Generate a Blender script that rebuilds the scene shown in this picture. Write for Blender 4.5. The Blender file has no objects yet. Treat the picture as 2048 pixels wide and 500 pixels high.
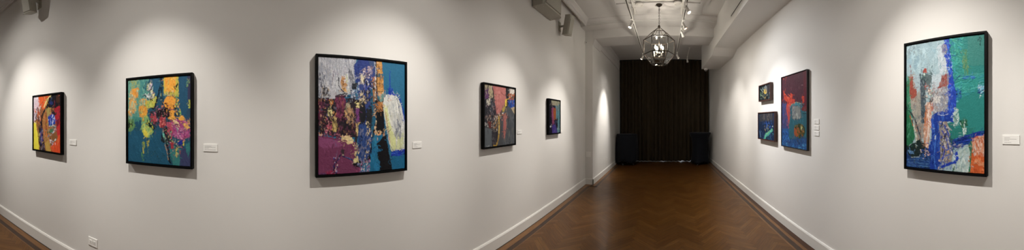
import bpy, bmesh, math, random
import numpy as np
from mathutils import Vector, Matrix
random.seed(7)
SC = bpy.context.scene
COL = SC.collection
PI = math.pi

# ------------------------------------------------------------------ room measures (metres)
EYE = 1.55                    # height of the lens
PX_RAD = 497.0                # pixels per radian of the 2048 x 500 panorama
AXIS_PX, HORIZON_PX = 1328.0, 240.0
WL, WR = -1.88, 1.715         # side walls
WLF = -1.69                   # left wall beyond the step
STEP_Y = 5.73
Y_BACK, Y_FAR = -7.0, 9.62
CEIL = 3.82
BEAM_Z, BEAM_Y1 = 3.50, 6.40
BULK_X = 1.16
RAIL_Z = 3.42
RAIL_L, RAIL_R = -0.595, 0.365

# ------------------------------------------------------------------ mesh helpers
def finish(name, bm, mat, parent=None, smooth=False, bevel=0.0, loc=None, rot=None, autosmooth=None):
    bmesh.ops.remove_doubles(bm, verts=bm.verts, dist=1e-6)
    if bevel > 0:
        es = [e for e in bm.edges if len(e.link_faces) == 2 and e.calc_face_angle(0) > 0.6]
        bmesh.ops.bevel(bm, geom=es, offset=bevel, segments=2, affect='EDGES', profile=0.5, clamp_overlap=True)
    bmesh.ops.recalc_face_normals(bm, faces=bm.faces)
    me = bpy.data.meshes.new(name)
    bm.to_mesh(me); bm.free()
    for p in me.polygons: p.use_smooth = smooth
    if smooth and autosmooth is not None:
        me.set_sharp_from_angle(angle=autosmooth)
    o = bpy.data.objects.new(name, me)
    COL.objects.link(o)
    for m in (mat if isinstance(mat, (list, tuple)) else [mat]): me.materials.append(m)
    if parent is not None: o.parent = parent
    if loc is not None: o.location = loc
    if rot is not None: o.rotation_euler = rot
    return o

def box(bm, x0, x1, y0, y1, z0, z1, M=None):
    r = bmesh.ops.create_cube(bm, size=1.0)
    vs = r['verts']
    for v in vs:
        v.co = Vector((x0 + (v.co.x + .5) * (x1 - x0), y0 + (v.co.y + .5) * (y1 - y0), z0 + (v.co.z + .5) * (z1 - z0)))
        if M is not None: v.co = M @ v.co
    return vs

def lathe(bm, prof, seg=32, M=None, cap0=True, cap1=True):
    """profile of (radius, z) turned round the z axis"""
    rings = []
    for r, z in prof:
        ring = []
        for i in range(seg):
            a = 2 * PI * i / seg
            co = Vector((r * math.cos(a), r * math.sin(a), z))
            ring.append(bm.verts.new(M @ co if M is not None else co))
        rings.append(ring)
    for a, b in zip(rings[:-1], rings[1:]):
        for i in range(seg):
            j = (i + 1) % seg
            bm.faces.new((a[i], a[j], b[j], b[i]))
    if cap0: bm.faces.new(list(reversed(rings[0])))
    if cap1: bm.faces.new(rings[-1])

def aim_matrix(p0, p1):
    d = (Vector(p1) - Vector(p0))
    q = d.to_track_quat('Z', 'Y')
    return Matrix.Translation(Vector(p0)) @ q.to_matrix().to_4x4(), d.length

def rod(bm, p0, p1, r, seg=10, r1=None):
    M, L = aim_matrix(p0, p1)
    lathe(bm, [(r, 0), (r if r1 is None else r1, L)], seg, M)

def tube(bm, pts, r, seg=8):
    pts = [Vector(p) for p in pts]
    rings = []
    up = Vector((0, 0, 1))
    for i, p in enumerate(pts):
        t = (pts[min(i + 1, len(pts) - 1)] - pts[max(i - 1, 0)]).normalized()
        a = t.cross(up)
        if a.length < 1e-4: a = t.cross(Vector((1, 0, 0)))
        a.normalize(); b = t.cross(a)
        rings.append([bm.verts.new(p + r * (math.cos(2 * PI * k / seg) * a + math.sin(2 * PI * k / seg) * b)) for k in range(seg)])
    for a, b in zip(rings[:-1], rings[1:]):
        for i in range(seg):
            j = (i + 1) % seg
            bm.faces.new((a[i], a[j], b[j], b[i]))
    bm.faces.new(list(reversed(rings[0]))); bm.faces.new(rings[-1])

def prism(bm, poly, axis, a, b):
    """2-D polygon extruded along an axis: axis 'y' takes (x,z), axis 'z' takes (x,y), axis 'x' takes (y,z)"""
    def P(u, v, w):
        return {'y': (u, w, v), 'z': (u, v, w), 'x': (w, u, v)}[axis]
    A = [bm.verts.new(P(u, v, a)) for u, v in poly]
    B = [bm.verts.new(P(u, v, b)) for u, v in poly]
    n = len(poly)
    for i in range(n):
        j = (i + 1) % n
        bm.faces.new((A[i], A[j], B[j], B[i]))
    bm.faces.new(A); bm.faces.new(list(reversed(B)))

def ring_bars(bm, w, h, lip, d0, d1):
    """rectangular mitred frame in the local x-z plane, front at y=-d1 .. back y=-d0, outer size w x h"""
    out = [(-w/2, -h/2), (w/2, -h/2), (w/2, h/2), (-w/2, h/2)]
    inn = [(-w/2+lip, -h/2+lip), (w/2-lip, -h/2+lip), (w/2-lip, h/2-lip), (-w/2+lip, h/2-lip)]
    V = {}
    for n, L in (('o', out), ('i', inn)):
        for k, (x, z) in enumerate(L):
            for d in (0, 1):
                V[n, k, d] = bm.verts.new((x, -(d1 if d else d0), z))
    for k in range(4):
        j = (k + 1) % 4
        bm.faces.new((V['o', k, 1], V['o', j, 1], V['i', j, 1], V['i', k, 1]))
        bm.faces.new((V['o', k, 0], V['i', k, 0], V['i', j, 0], V['o', j, 0]))
        bm.faces.new((V['o', k, 0], V['o', j, 0], V['o', j, 1], V['o', k, 1]))
        bm.faces.new((V['i', k, 0], V['i', k, 1], V['i', j, 1], V['i', j, 0]))

def thing(name, label, cat, loc=(0, 0, 0), rot=(0, 0, 0), group=None):
    o = bpy.data.objects.new(name, None)
    o.empty_display_size = .1
    COL.objects.link(o)
    o.location = loc; o.rotation_euler = rot
    return tag(o, label, cat, group)

def tag(o, label, cat, group=None):
    o['label'] = label; o['category'] = cat
    if group: o['group'] = group
    return o

def struct(name, bm, mat, **k):
    o = finish(name, bm, mat, **k)
    o['kind'] = 'structure'
    return o

def dup(root, label, group=None, loc=None, rot=None):
    r = root.copy(); COL.objects.link(r)
    r['label'] = label
    if group: r['group'] = group
    if loc is not None: r.location = loc
    if rot is not None: r.rotation_euler = rot
    for ch in list(root.children):
        c = ch.copy(); COL.objects.link(c); c.parent = r
        for g in list(ch.children):
            d = g.copy(); COL.objects.link(d); d.parent = c
    return r

# ------------------------------------------------------------------ materials
def lin(h):
    h = h.lstrip('#')
    c = [int(h[i:i+2], 16) / 255 for i in (0, 2, 4)]
    return tuple(x / 12.92 if x <= .04045 else ((x + .055) / 1.055) ** 2.4 for x in c) + (1.0,)

def mat(name, col, rough=.5, metal=0.0, spec=.5, noise=0.0, nscale=20.0, bump=0.0, bscale=60.0, coat=0.0, coat_rough=.1, emis=None, emis_s=0.0, sheen=0.0):
    m = bpy.data.materials.new(name); m.use_nodes = True
    nt = m.node_tree; N = nt.nodes; L = nt.links
    b = N['Principled BSDF']
    c = lin(col) if isinstance(col, str) else tuple(col) + (1.0,)
    b.inputs['Base Color'].default_value = c
    b.inputs['Roughness'].default_value = rough
    b.inputs['Metallic'].default_value = metal
    b.inputs['Specular IOR Level'].default_value = spec
    b.inputs['Coat Weight'].default_value = coat
    b.inputs['Coat Roughness'].default_value = coat_rough
    b.inputs['Sheen Weight'].default_value = sheen
    tc = N.new('ShaderNodeTexCoord')
    if noise > 0:
        t = N.new('ShaderNodeTexNoise'); t.inputs['Scale'].default_value = nscale; t.inputs['Detail'].default_value = 5
        L.new(tc.outputs['Object'], t.inputs['Vector'])
        mx = N.new('ShaderNodeMixRGB'); mx.blend_type = 'MIX'
        mx.inputs['Color1'].default_value = tuple(x * (1 - noise) for x in c[:3]) + (1,)
        mx.inputs['Color2'].default_value = tuple(min(1, x * (1 + noise)) for x in c[:3]) + (1,)
        L.new(t.outputs['Fac'], mx.inputs['Fac']); L.new(mx.outputs['Color'], b.inputs['Base Color'])
    if bump > 0:
        t2 = N.new('ShaderNodeTexNoise'); t2.inputs['Scale'].default_value = bscale; t2.inputs['Detail'].default_value = 4
        L.new(tc.outputs['Object'], t2.inputs['Vector'])
        bp = N.new('ShaderNodeBump'); bp.inputs['Strength'].default_value = bump; bp.inputs['Distance'].default_value = .004
        L.new(t2.outputs['Fac'], bp.inputs['Height']); L.new(bp.outputs['Normal'], b.inputs['Normal'])
    if emis is not None:
        b.inputs['Emission Color'].default_value = lin(emis); b.inputs['Emission Strength'].default_value = emis_s
    return m

M_WALL = mat('wall_paint', (.70, .685, .66), .62, spec=.25, noise=.02, nscale=3, bump=.06, bscale=140)
M_CEIL = mat('ceiling_paint', (.655, .64, .625), .65, spec=.25, noise=.03, nscale=4)
M_TRIM = mat('trim_paint', (.69, .675, .645), .38, spec=.4, noise=.02, nscale=8)
M_BLACKFRAME = mat('black_frame_lacquer', (.0022, .0022, .0024), .55, spec=.08, noise=.2, nscale=30)
M_SLOT = mat('dark_slot', (.008, .008, .008), .7)
M_BROWNWOOD = mat('brown_frame_wood', '#43251d', .5, noise=.3, nscale=25)
M_DARKWOOD = mat('dark_frame_wood', '#1d1a1c', .5, noise=.3, nscale=25)
M_CARD = mat('label_card', (.80, .79, .76), .7, noise=.02)
M_PRINT = mat('label_print', (.33, .32, .31), .8)
M_PLATE = mat('wall_plate_plastic', (.82, .81, .78), .35)
M_SPK = mat('speaker_cabinet_paint', (.40, .385, .33), .55, noise=.05, nscale=40, bump=.1, bscale=300)
M_SPKG = mat('speaker_grille_paint', (.34, .325, .275), .6, noise=.1, nscale=120, bump=.3, bscale=500)
M_STEEL = mat('screw_steel', (.6, .58, .54), .35, metal=.8)
M_BRONZE = mat('lantern_bronze', (.034, .024, .016), .45, metal=.7, noise=.3, nscale=60)
M_WHITEMETAL = mat('white_track_metal', (.74, .72, .68), .4, noise=.03)
M_CANDLE = mat('candle_sleeve', (.78, .72, .60), .5)
M_BULB = mat('bulb_glow', (1, .9, .75), .3, emis='#fff0d8', emis_s=13)
M_LENS = mat('spot_lens_glow', (1, .95, .85), .3, emis='#fff2e0', emis_s=14)
M_LENSW = mat('spot_lens_warm_glow', (1, .8, .65), .3, emis='#ffd0ac', emis_s=9)
M_CLOTH = mat('navy_tablecloth', (.006, .0075, .012), .85, spec=.2, noise=.3, nscale=60, bump=.3, bscale=200, sheen=.05)
M_TABLE = mat('table_metal', (.02, .02, .02), .45, metal=.5)
M_FOOT = mat('table_foot_cap', (.05, .05, .05), .5)
M_CAM = mat('camera_plastic', (.75, .74, .72), .35)
M_BLACKGLASS = mat('camera_lens', (.01, .01, .01), .1)

def curtain_mat():
    m = mat('curtain_cloth', (.0125, .0095, .0062), .8, spec=.15, sheen=.12)
    nt = m.node_tree; N = nt.nodes; L = nt.links; b = N['Principled BSDF']
    b.inputs['Sheen Tint'].default_value = (.6, .45, .28, 1)
    tc = N.new('ShaderNodeTexCoord'); mp = N.new('ShaderNodeMapping'); mp.inputs['Scale'].default_value = (9, 9, .6)
    t = N.new('ShaderNodeTexNoise'); t.inputs['Scale'].default_value = 6; t.inputs['Detail'].default_value = 4
    mx = N.new('ShaderNodeMixRGB'); mx.inputs['Color1'].default_value = (.0115, .0092, .0065, 1); mx.inputs['Color2'].default_value = (.075, .055, .031, 1)
    L.new(tc.outputs['Object'], mp.inputs['Vector']); L.new(mp.outputs['Vector'], t.inputs['Vector'])
    L.new(t.outputs['Fac'], mx.inputs['Fac']); L.new(mx.outputs['Color'], b.inputs['Base Color'])
    return m
M_CURTAIN = curtain_mat()

def glass_mat():
    m = bpy.data.materials.new('lantern_glass'); m.use_nodes = True
    nt = m.node_tree; N = nt.nodes; L = nt.links
    for n in list(N): N.remove(n)
    out = N.new('ShaderNodeOutputMaterial'); mx = N.new('ShaderNodeMixShader')
    tr = N.new('ShaderNodeBsdfTransparent'); tr.inputs['Color'].default_value = (.95, .96, .96, 1)
    gl = N.new('ShaderNodeBsdfGlossy'); gl.inputs['Roughness'].default_value = .03
    lw = N.new('ShaderNodeLayerWeight'); lw.inputs['Blend'].default_value = .5
    pw = N.new('ShaderNodeMath'); pw.operation = 'POWER'; pw.inputs[1].default_value = 4
    ma = N.new('ShaderNodeMath'); ma.operation = 'MULTIPLY_ADD'; ma.inputs[1].default_value = .45; ma.inputs[2].default_value = .06
    L.new(lw.outputs['Facing'], pw.inputs[0]); L.new(pw.outputs[0], ma.inputs[0])
    L.new(ma.outputs[0], mx.inputs['Fac']); L.new(tr.outputs['BSDF'], mx.inputs[1]); L.new(gl.outputs['BSDF'], mx.inputs[2])
    L.new(mx.outputs['Shader'], out.inputs['Surface'])
    return m
M_GLASS = glass_mat()

def floor_mat():
    m = bpy.data.materials.new('oak_herringbone'); m.use_nodes = True
    nt = m.node_tree; N = nt.nodes; L = nt.links; b = N['Principled BSDF']
    at = N.new('ShaderNodeAttribute'); at.attribute_name = 'plank'
    uv = N.new('ShaderNodeUVMap'); uv.uv_map = 'grain'
    mp = N.new('ShaderNodeMapping'); mp.inputs['Scale'].default_value = (5, 70, 1)
    t = N.new('ShaderNodeTexNoise'); t.inputs['Scale'].default_value = 1; t.inputs['Detail'].default_value = 6; t.inputs['Distortion'].default_value = .6
    L.new(uv.outputs['UV'], mp.inputs['Vector']); L.new(mp.outputs['Vector'], t.inputs['Vector'])
    cr = N.new('ShaderNodeMapRange'); cr.inputs['From Min'].default_value = .3; cr.inputs['From Max'].default_value = .7
    cr.inputs['To Min'].default_value = .72; cr.inputs['To Max'].default_value = 1.22
    L.new(t.outputs['Fac'], cr.inputs['Value'])
    mu = N.new('ShaderNodeVectorMath'); mu.operation = 'SCALE'
    L.new(at.outputs['Color'], mu.inputs[0]); L.new(cr.outputs['Result'], mu.inputs['Scale'])
    L.new(mu.outputs['Vector'], b.inputs['Base Color'])
    t2 = N.new('ShaderNodeTexNoise'); t2.inputs['Scale'].default_value = 2.2; t2.inputs['Detail'].default_value = 4
    tc = N.new('ShaderNodeTexCoord'); L.new(tc.outputs['Object'], t2.inputs['Vector'])
    rr = N.new('ShaderNodeMapRange'); rr.inputs['To Min'].default_value = .26; rr.inputs['To Max'].default_value = .44
    L.new(t2.outputs['Fac'], rr.inputs['Value']); L.new(rr.outputs['Result'], b.inputs['Roughness'])
    b.inputs['Specular IOR Level'].default_value = .2
    b.inputs['Coat Weight'].default_value = .16; b.inputs['Coat Roughness'].default_value = .10
    bp = N.new('ShaderNodeBump'); bp.inputs['Strength'].default_value = .12; bp.inputs['Distance'].default_value = .002
    L.new(t.outputs['Fac'], bp.inputs['Height']); L.new(bp.outputs['Normal'], b.inputs['Normal'])
    return m
M_FLOOR = floor_mat()

def paint_mat():
    m = bpy.data.materials.new('oil_paint'); m.use_nodes = True
    nt = m.node_tree; N = nt.nodes; L = nt.links; b = N['Principled BSDF']
    at = N.new('ShaderNodeAttribute'); at.attribute_name = 'pigment'
    L.new(at.outputs['Color'], b.inputs['Base Color'])
    b.inputs['Roughness'].default_value = .45; b.inputs['Specular IOR Level'].default_value = .12
    tc = N.new('ShaderNodeTexCoord')
    t = N.new('ShaderNodeTexNoise'); t.inputs['Scale'].default_value = 90; t.inputs['Detail'].default_value = 4; t.inputs['Distortion'].default_value = 1.5
    L.new(tc.outputs['Object'], t.inputs['Vector'])
    bp = N.new('ShaderNodeBump'); bp.inputs['Strength'].default_value = .35; bp.inputs['Distance'].default_value = .003
    L.new(t.outputs['Fac'], bp.inputs['Height']); L.new(bp.outputs['Normal'], b.inputs['Normal'])
    return m
M_PAINT = paint_mat()
SPOT_W, SPREAD, FILL, CHAND_W, EXPO = 162.0, 57, .10, 6.5, 0.0
# ------------------------------------------------------------------ setting
bm = bmesh.new()
prism(bm, [(WL, Y_BACK), (WL, STEP_Y), (WLF, STEP_Y), (WLF, Y_FAR), (WL - .2, Y_FAR), (WL - .2, Y_BACK)], 'z', 0, CEIL)
struct('wall_left', bm, M_WALL)
bm = bmesh.new(); box(bm, WR, WR + .2, Y_BACK, Y_FAR, 0, CEIL); struct('wall_right', bm, M_WALL)
bm = bmesh.new(); box(bm, WL - .2, WR + .2, Y_FAR, Y_FAR + .2, 0, CEIL); struct('wall_far', bm, M_WALL)
bm = bmesh.new(); box(bm, WL - .2, WR + .2, Y_BACK - .2, Y_BACK, 0, CEIL); struct('wall_back', bm, M_WALL)
bm = bmesh.new()
box(bm, WL - .2, WR + .2, Y_BACK - .2, Y_FAR + .2, CEIL, CEIL + .15)
box(bm, WL, WR, Y_BACK, -3.0, 3.50, CEIL)                    # lower ceiling over the rear of the room
struct('ceiling', bm, M_CEIL)
# cross beam with its cornice
bm = bmesh.new()
prism(bm, [(STEP_Y, BEAM_Z), (BEAM_Y1, BEAM_Z), (BEAM_Y1, CEIL), (STEP_Y, CEIL)], 'x', WLF, WR)
struct('trim_1', bm, M_CEIL, bevel=.004)
def crown(z0, zc, proj, h):
    """cornice section as (offset from wall, z): flat soffit, nosing, stepped cove up to the ceiling"""
    return [(0, z0), (proj, z0), (proj, z0 + .018), (proj + .012, z0 + .022), (proj + .014, z0 + .04), (proj + .03, z0 + .046),
            (proj + .04, z0 + .066), (proj + .062, z0 + h - .03), (proj + .085, z0 + h - .014), (proj + .088, zc), (0, zc)]
bm = bmesh.new()
prism(bm, [(STEP_Y - o, z) for o, z in crown(3.70, CEIL, .33, .12)], 'x', WL + .001, BULK_X + .02)
struct('trim_2', bm, M_CEIL)
bm = bmesh.new()
prism(bm, [(WL + .105, 3.81), (WL + .105, 3.70)] + [(WL + o, z) for o, z in crown(3.70, CEIL, .13, .12)[1:-1]] + [(WL, CEIL), (WL, 3.81)], 'y', -3.0, STEP_Y - .33)
struct('trim_3', bm, M_CEIL)
bm = bmesh.new()                                              # cornice under the lower rear ceiling
prism(bm, [(WL + o, z) for o, z in crown(3.315, 3.50, .035, .185)], 'y', Y_BACK, -2.99)
struct('trim_4', bm, M_CEIL)
bm = bmesh.new()                                              # cornice on the far left wall, behind the beam
prism(bm, [(WLF, 3.42), (WLF + .02, 3.42), (WLF + .03, 3.46), (WLF + .055, 3.50), (WLF + .06, 3.66), (WLF + .05, 3.70), (WLF + .05, CEIL), (WLF, CEIL)], 'y', BEAM_Y1, 9.1)
prism(bm, [(WLF, 3.36), (WLF + .012, 3.36), (WLF + .06, BEAM_Z), (WLF, BEAM_Z)], 'y', STEP_Y, BEAM_Y1)
struct('trim_5', bm, M_CEIL)
bm = bmesh.new()                                              # raised rectangular border on the ceiling
def ring_z(bm, x0, x1, y0, y1, w, z0, z1):
    box(bm, x0, x0 + w, y0, y1, z0, z1); box(bm, x1 - w, x1, y0, y1, z0, z1)
    box(bm, x0 + w, x1 - w, y0, y0 + w, z0, z1); box(bm, x0 + w, x1 - w, y1 - w, y1, z0, z1)
ring_z(bm, -1.10, .87, -2.4, 4.92, .17, 3.798, CEIL)
struct('trim_6', bm, M_CEIL)
# boxed bulkhead along the right wall
bm = bmesh.new()
prof = [(Y_BACK, 3.236), (5.64, 3.236), (5.98, 3.128), (7.62, 3.128), (7.62, CEIL), (Y_BACK, CEIL)]
prism(bm, prof, 'x', BULK_X, WR)
struct('trim_7', bm, M_WALL, bevel=.006)

# baseboards
def base_prof(x, s, h=.138):
    return [(x, 0), (x + s * .020, 0), (x + s * .020, h - .016), (x + s * .012, h), (x, h)]
bm = bmesh.new()
prism(bm, base_prof(WL, 1), 'y', Y_BACK, STEP_Y)
prism(bm, [(STEP_Y, 0), (STEP_Y - .02, 0), (STEP_Y - .02, .122), (STEP_Y - .012, .138), (STEP_Y, .138)], 'x', WL, WLF + .02)
prism(bm, base_prof(WLF, 1), 'y', STEP_Y - .02, Y_FAR)
struct('baseboard_left', bm, M_TRIM)
bm = bmesh.new(); prism(bm, base_prof(WR, -1, .132), 'y', Y_BACK, Y_FAR); struct('baseboard_right', bm, M_TRIM)
bm = bmesh.new(); prism(bm, [(Y_FAR, 0), (Y_FAR - .02, 0), (Y_FAR - .02, .12), (Y_FAR, .138)], 'x', WLF + .02, WR - .02); struct('baseboard_far', bm, M_TRIM)

# floor: oak herringbone field with a striped border, planks cut one by one into a single floor mesh
def clip(poly, nx, ny, d):
    out = []
    for i in range(len(poly)):
        p, q = poly[i], poly[(i + 1) % len(poly)]
        a = p[0] * nx + p[1] * ny - d; b = q[0] * nx + q[1] * ny - d
        if a >= 0: out.append(p)
        if a * b < 0:
            t = a / (a - b); out.append((p[0] + t * (q[0] - p[0]), p[1] + t * (q[1] - p[1])))
    return out
planks = []          # polygon, colour, grain direction
rng = random.Random(3)
OAK = [tuple(q * w for q, w in zip(c, (.80, .76, .62))) for c in ((.115, .050, .013), (.107, .045, .0112), (.124, .055, .0145), (.098, .041, .010), (.112, .048, .0125), (.132, .060, .017))]
def tone(c, j=.09):
    f = 1 + rng.uniform(-j, j)
    return tuple(v * f for v in c)
PW, PL, GAP = .066, .42, .0018
s2 = math.sqrt(.5)
def field(x0, x1, y0, y1):
    cx = (WL + WR) / 2
    for j in range(-5, 6):
        for k in range(-90, 120):
            bx, by = k * PW + j * PL, k * PW - j * PL
            for kind in (0, 1):
                if kind == 0: r = [(bx, by), (bx + PL, by), (bx + PL, by + PW), (bx, by + PW)]
                else: r = [(bx + PL, by + PW - PL), (bx + PL + PW, by + PW - PL), (bx + PL + PW, by + PW), (bx + PL, by + PW)]
                mx = sum(p[0] for p in r) / 4; my = sum(p[1] for p in r) / 4
                r = [(mx + (p[0] - mx) - math.copysign(GAP / 2, p[0] - mx), my + (p[1] - my) - math.copysign(GAP / 2, p[1] - my)) for p in r]
                w = [((px - py) * s2 + cx, (px + py) * s2) for px, py in r]
                if max(p[0] for p in w) < x0 or min(p[0] for p in w) > x1 or max(p[1] for p in w) < y0 or min(p[1] for p in w) > y1: continue
                for n in ((1, 0, x0), (-1, 0, -x1), (0, 1, y0), (0, -1, -y1)):
                    w = clip(w, *n)
                    if len(w) < 3: break
                if len(w) >= 3:
                    planks.append((w, tone(rng.choice(OAK)), (s2, s2) if kind == 0 else (-s2, s2)))
FX0, FX1 = -1.685, 1.485
field(FX0, FX1, Y_BACK, STEP_Y - .2)
field(FX0 + .17, FX1, STEP_Y - .2, Y_FAR)
def strip(x0, x1, y0, y1, col, along='y', j=.12):
    if along == 'y':
        y = y0
        while y < y1:
            e = min(y1, y + rng.uniform(.7, 1.3))
            planks.append(([(x0, y), (x1, y), (x1, e - .001), (x0, e - .001)], tone(col, j), (0, 1))); y = e
    else:
        planks.append(([(x0, y0), (x1, y0), (x1, y1), (x0, y1)], tone(col, j), (1, 0)))
WAL, RED, LIGHT, THIN = (.036, .019, .011), (.052, .021, .010), (.15, .072, .028), (.02, .011, .007)
YS = STEP_Y
for x0, x1, c in ((WL, -1.845, THIN), (-1.845, -1.765, LIGHT), (-1.765, -1.70, WAL), (-1.70, FX0, LIGHT)):
    strip(x0, x1 - .001, Y_BACK, YS - .2, c)
    strip(x0 + .17, x1 + .169, YS - .2, Y_FAR, c)
planks.append(([(WL, YS - .2), (FX0 - .17 + .155, YS - .2), (FX0 - .17 + .155, YS), (WL, YS)], tone(LIGHT), (1, 0)))
planks.append(([(WL + .12, YS - .2), (-1.53, YS - .2), (-1.53, YS - .14), (WL + .12, YS - .14)], tone(WAL), (1, 0)))
for x0, x1, c in ((1.69, WR, THIN), (1.622, 1.69, RED), (1.575, 1.622, LIGHT), (1.513, 1.575, WAL), (FX1, 1.513, LIGHT)):
    strip(x0 + .001, x1, Y_BACK, Y_FAR, c)
bm = bmesh.new()
cl = bm.loops.layers.float_color.new('plank'); uvl = bm.loops.layers.uv.new('grain')
def floor_face(poly, z, col, d, off):
    vs = [bm.verts.new((x, y, z)) for x, y in poly]
    f = bm.faces.new(vs)
    if f.normal.z < 0 or sum((poly[i][0] * poly[(i+1) % len(poly)][1] - poly[(i+1) % len(poly)][0] * poly[i][1]) for i in range(len(poly))) < 0: f.normal_flip()
    for lp in f.loops:
        x, y = lp.vert.co.x, lp.vert.co.y
        lp[cl] = tuple(col) + (1,)
        lp[uvl].uv = (x * d[0] + y * d[1] + off, -x * d[1] + y * d[0] + off * 3.7)
floor_face([(WL - .2, Y_BACK), (WR + .2, Y_BACK), (WR + .2, Y_FAR), (WL - .2, Y_FAR)], -.0012, (.012, .007, .004), (1, 0), 0)
top = 0.0
for i, (poly, c, d) in enumerate(planks):
    floor_face(poly, 0.0 if i < len(planks) else 0, c, d, rng.uniform(0, 40))
box(bm, WL - .2, WR + .2, Y_BACK, Y_FAR, -.12, -.0022)
me = bpy.data.meshes.new('floor'); bm.to_mesh(me); bm.free()
me.materials.append(M_FLOOR)
fl = bpy.data.objects.new('floor', me); COL.objects.link(fl); fl['kind'] = 'structure'

# daylight doors hidden behind the curtain, seen only as slits of light under its hem
bm = bmesh.new()
box(bm, -1.2, 1.1, Y_FAR - .06, Y_FAR, 0.02, 3.0)
M_PANE = mat('daylit_pane', (.5, .55, .6), .2, emis='#dfe9f2', emis_s=1.1)
struct('window_1', bm, M_PANE)
# ------------------------------------------------------------------ oil paintings
# Strokes are measured in photograph pixels; each canvas vertex knows the pixel direction it is seen in, so the strokes become pigment on the canvas.
def hash2(ix, iy, s):
    h = (ix.astype(np.int64) * 374761393 + iy.astype(np.int64) * 668265263 + s * 974711) & 0x7fffffff
    h = ((h ^ (h >> 13)) * 1274126177) & 0x7fffffff
    return ((h ^ (h >> 16)) & 0xffff) / 65535.0
def vnoise(x, y, s):
    ix, iy = np.floor(x), np.floor(y); fx, fy = x - ix, y - iy
    fx = fx * fx * (3 - 2 * fx); fy = fy * fy * (3 - 2 * fy)
    a, b, c, d = hash2(ix, iy, s), hash2(ix + 1, iy, s), hash2(ix, iy + 1, s), hash2(ix + 1, iy + 1, s)
    return (a * (1 - fx) + b * fx) * (1 - fy) + (c * (1 - fx) + d * fx) * fy
def fbm(x, y, s, o=3):
    v = 0; a = .5; t = 0
    for k in range(o):
        v = v + a * vnoise(x * 2 ** k, y * 2 ** k, s + k * 17); t += a; a *= .5
    return v / t - .5
def inpoly(px, py, pts):
    m = np.zeros(px.shape, bool); n = len(pts); j = n - 1
    for i in range(n):
        xi, yi = pts[i]; xj, yj = pts[j]
        if yi != yj:
            c = ((yi > py) != (yj > py)) & (px < (xj - xi) * (py - yi) / (yj - yi) + xi)
            m ^= c
        j = i
    return m
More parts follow.
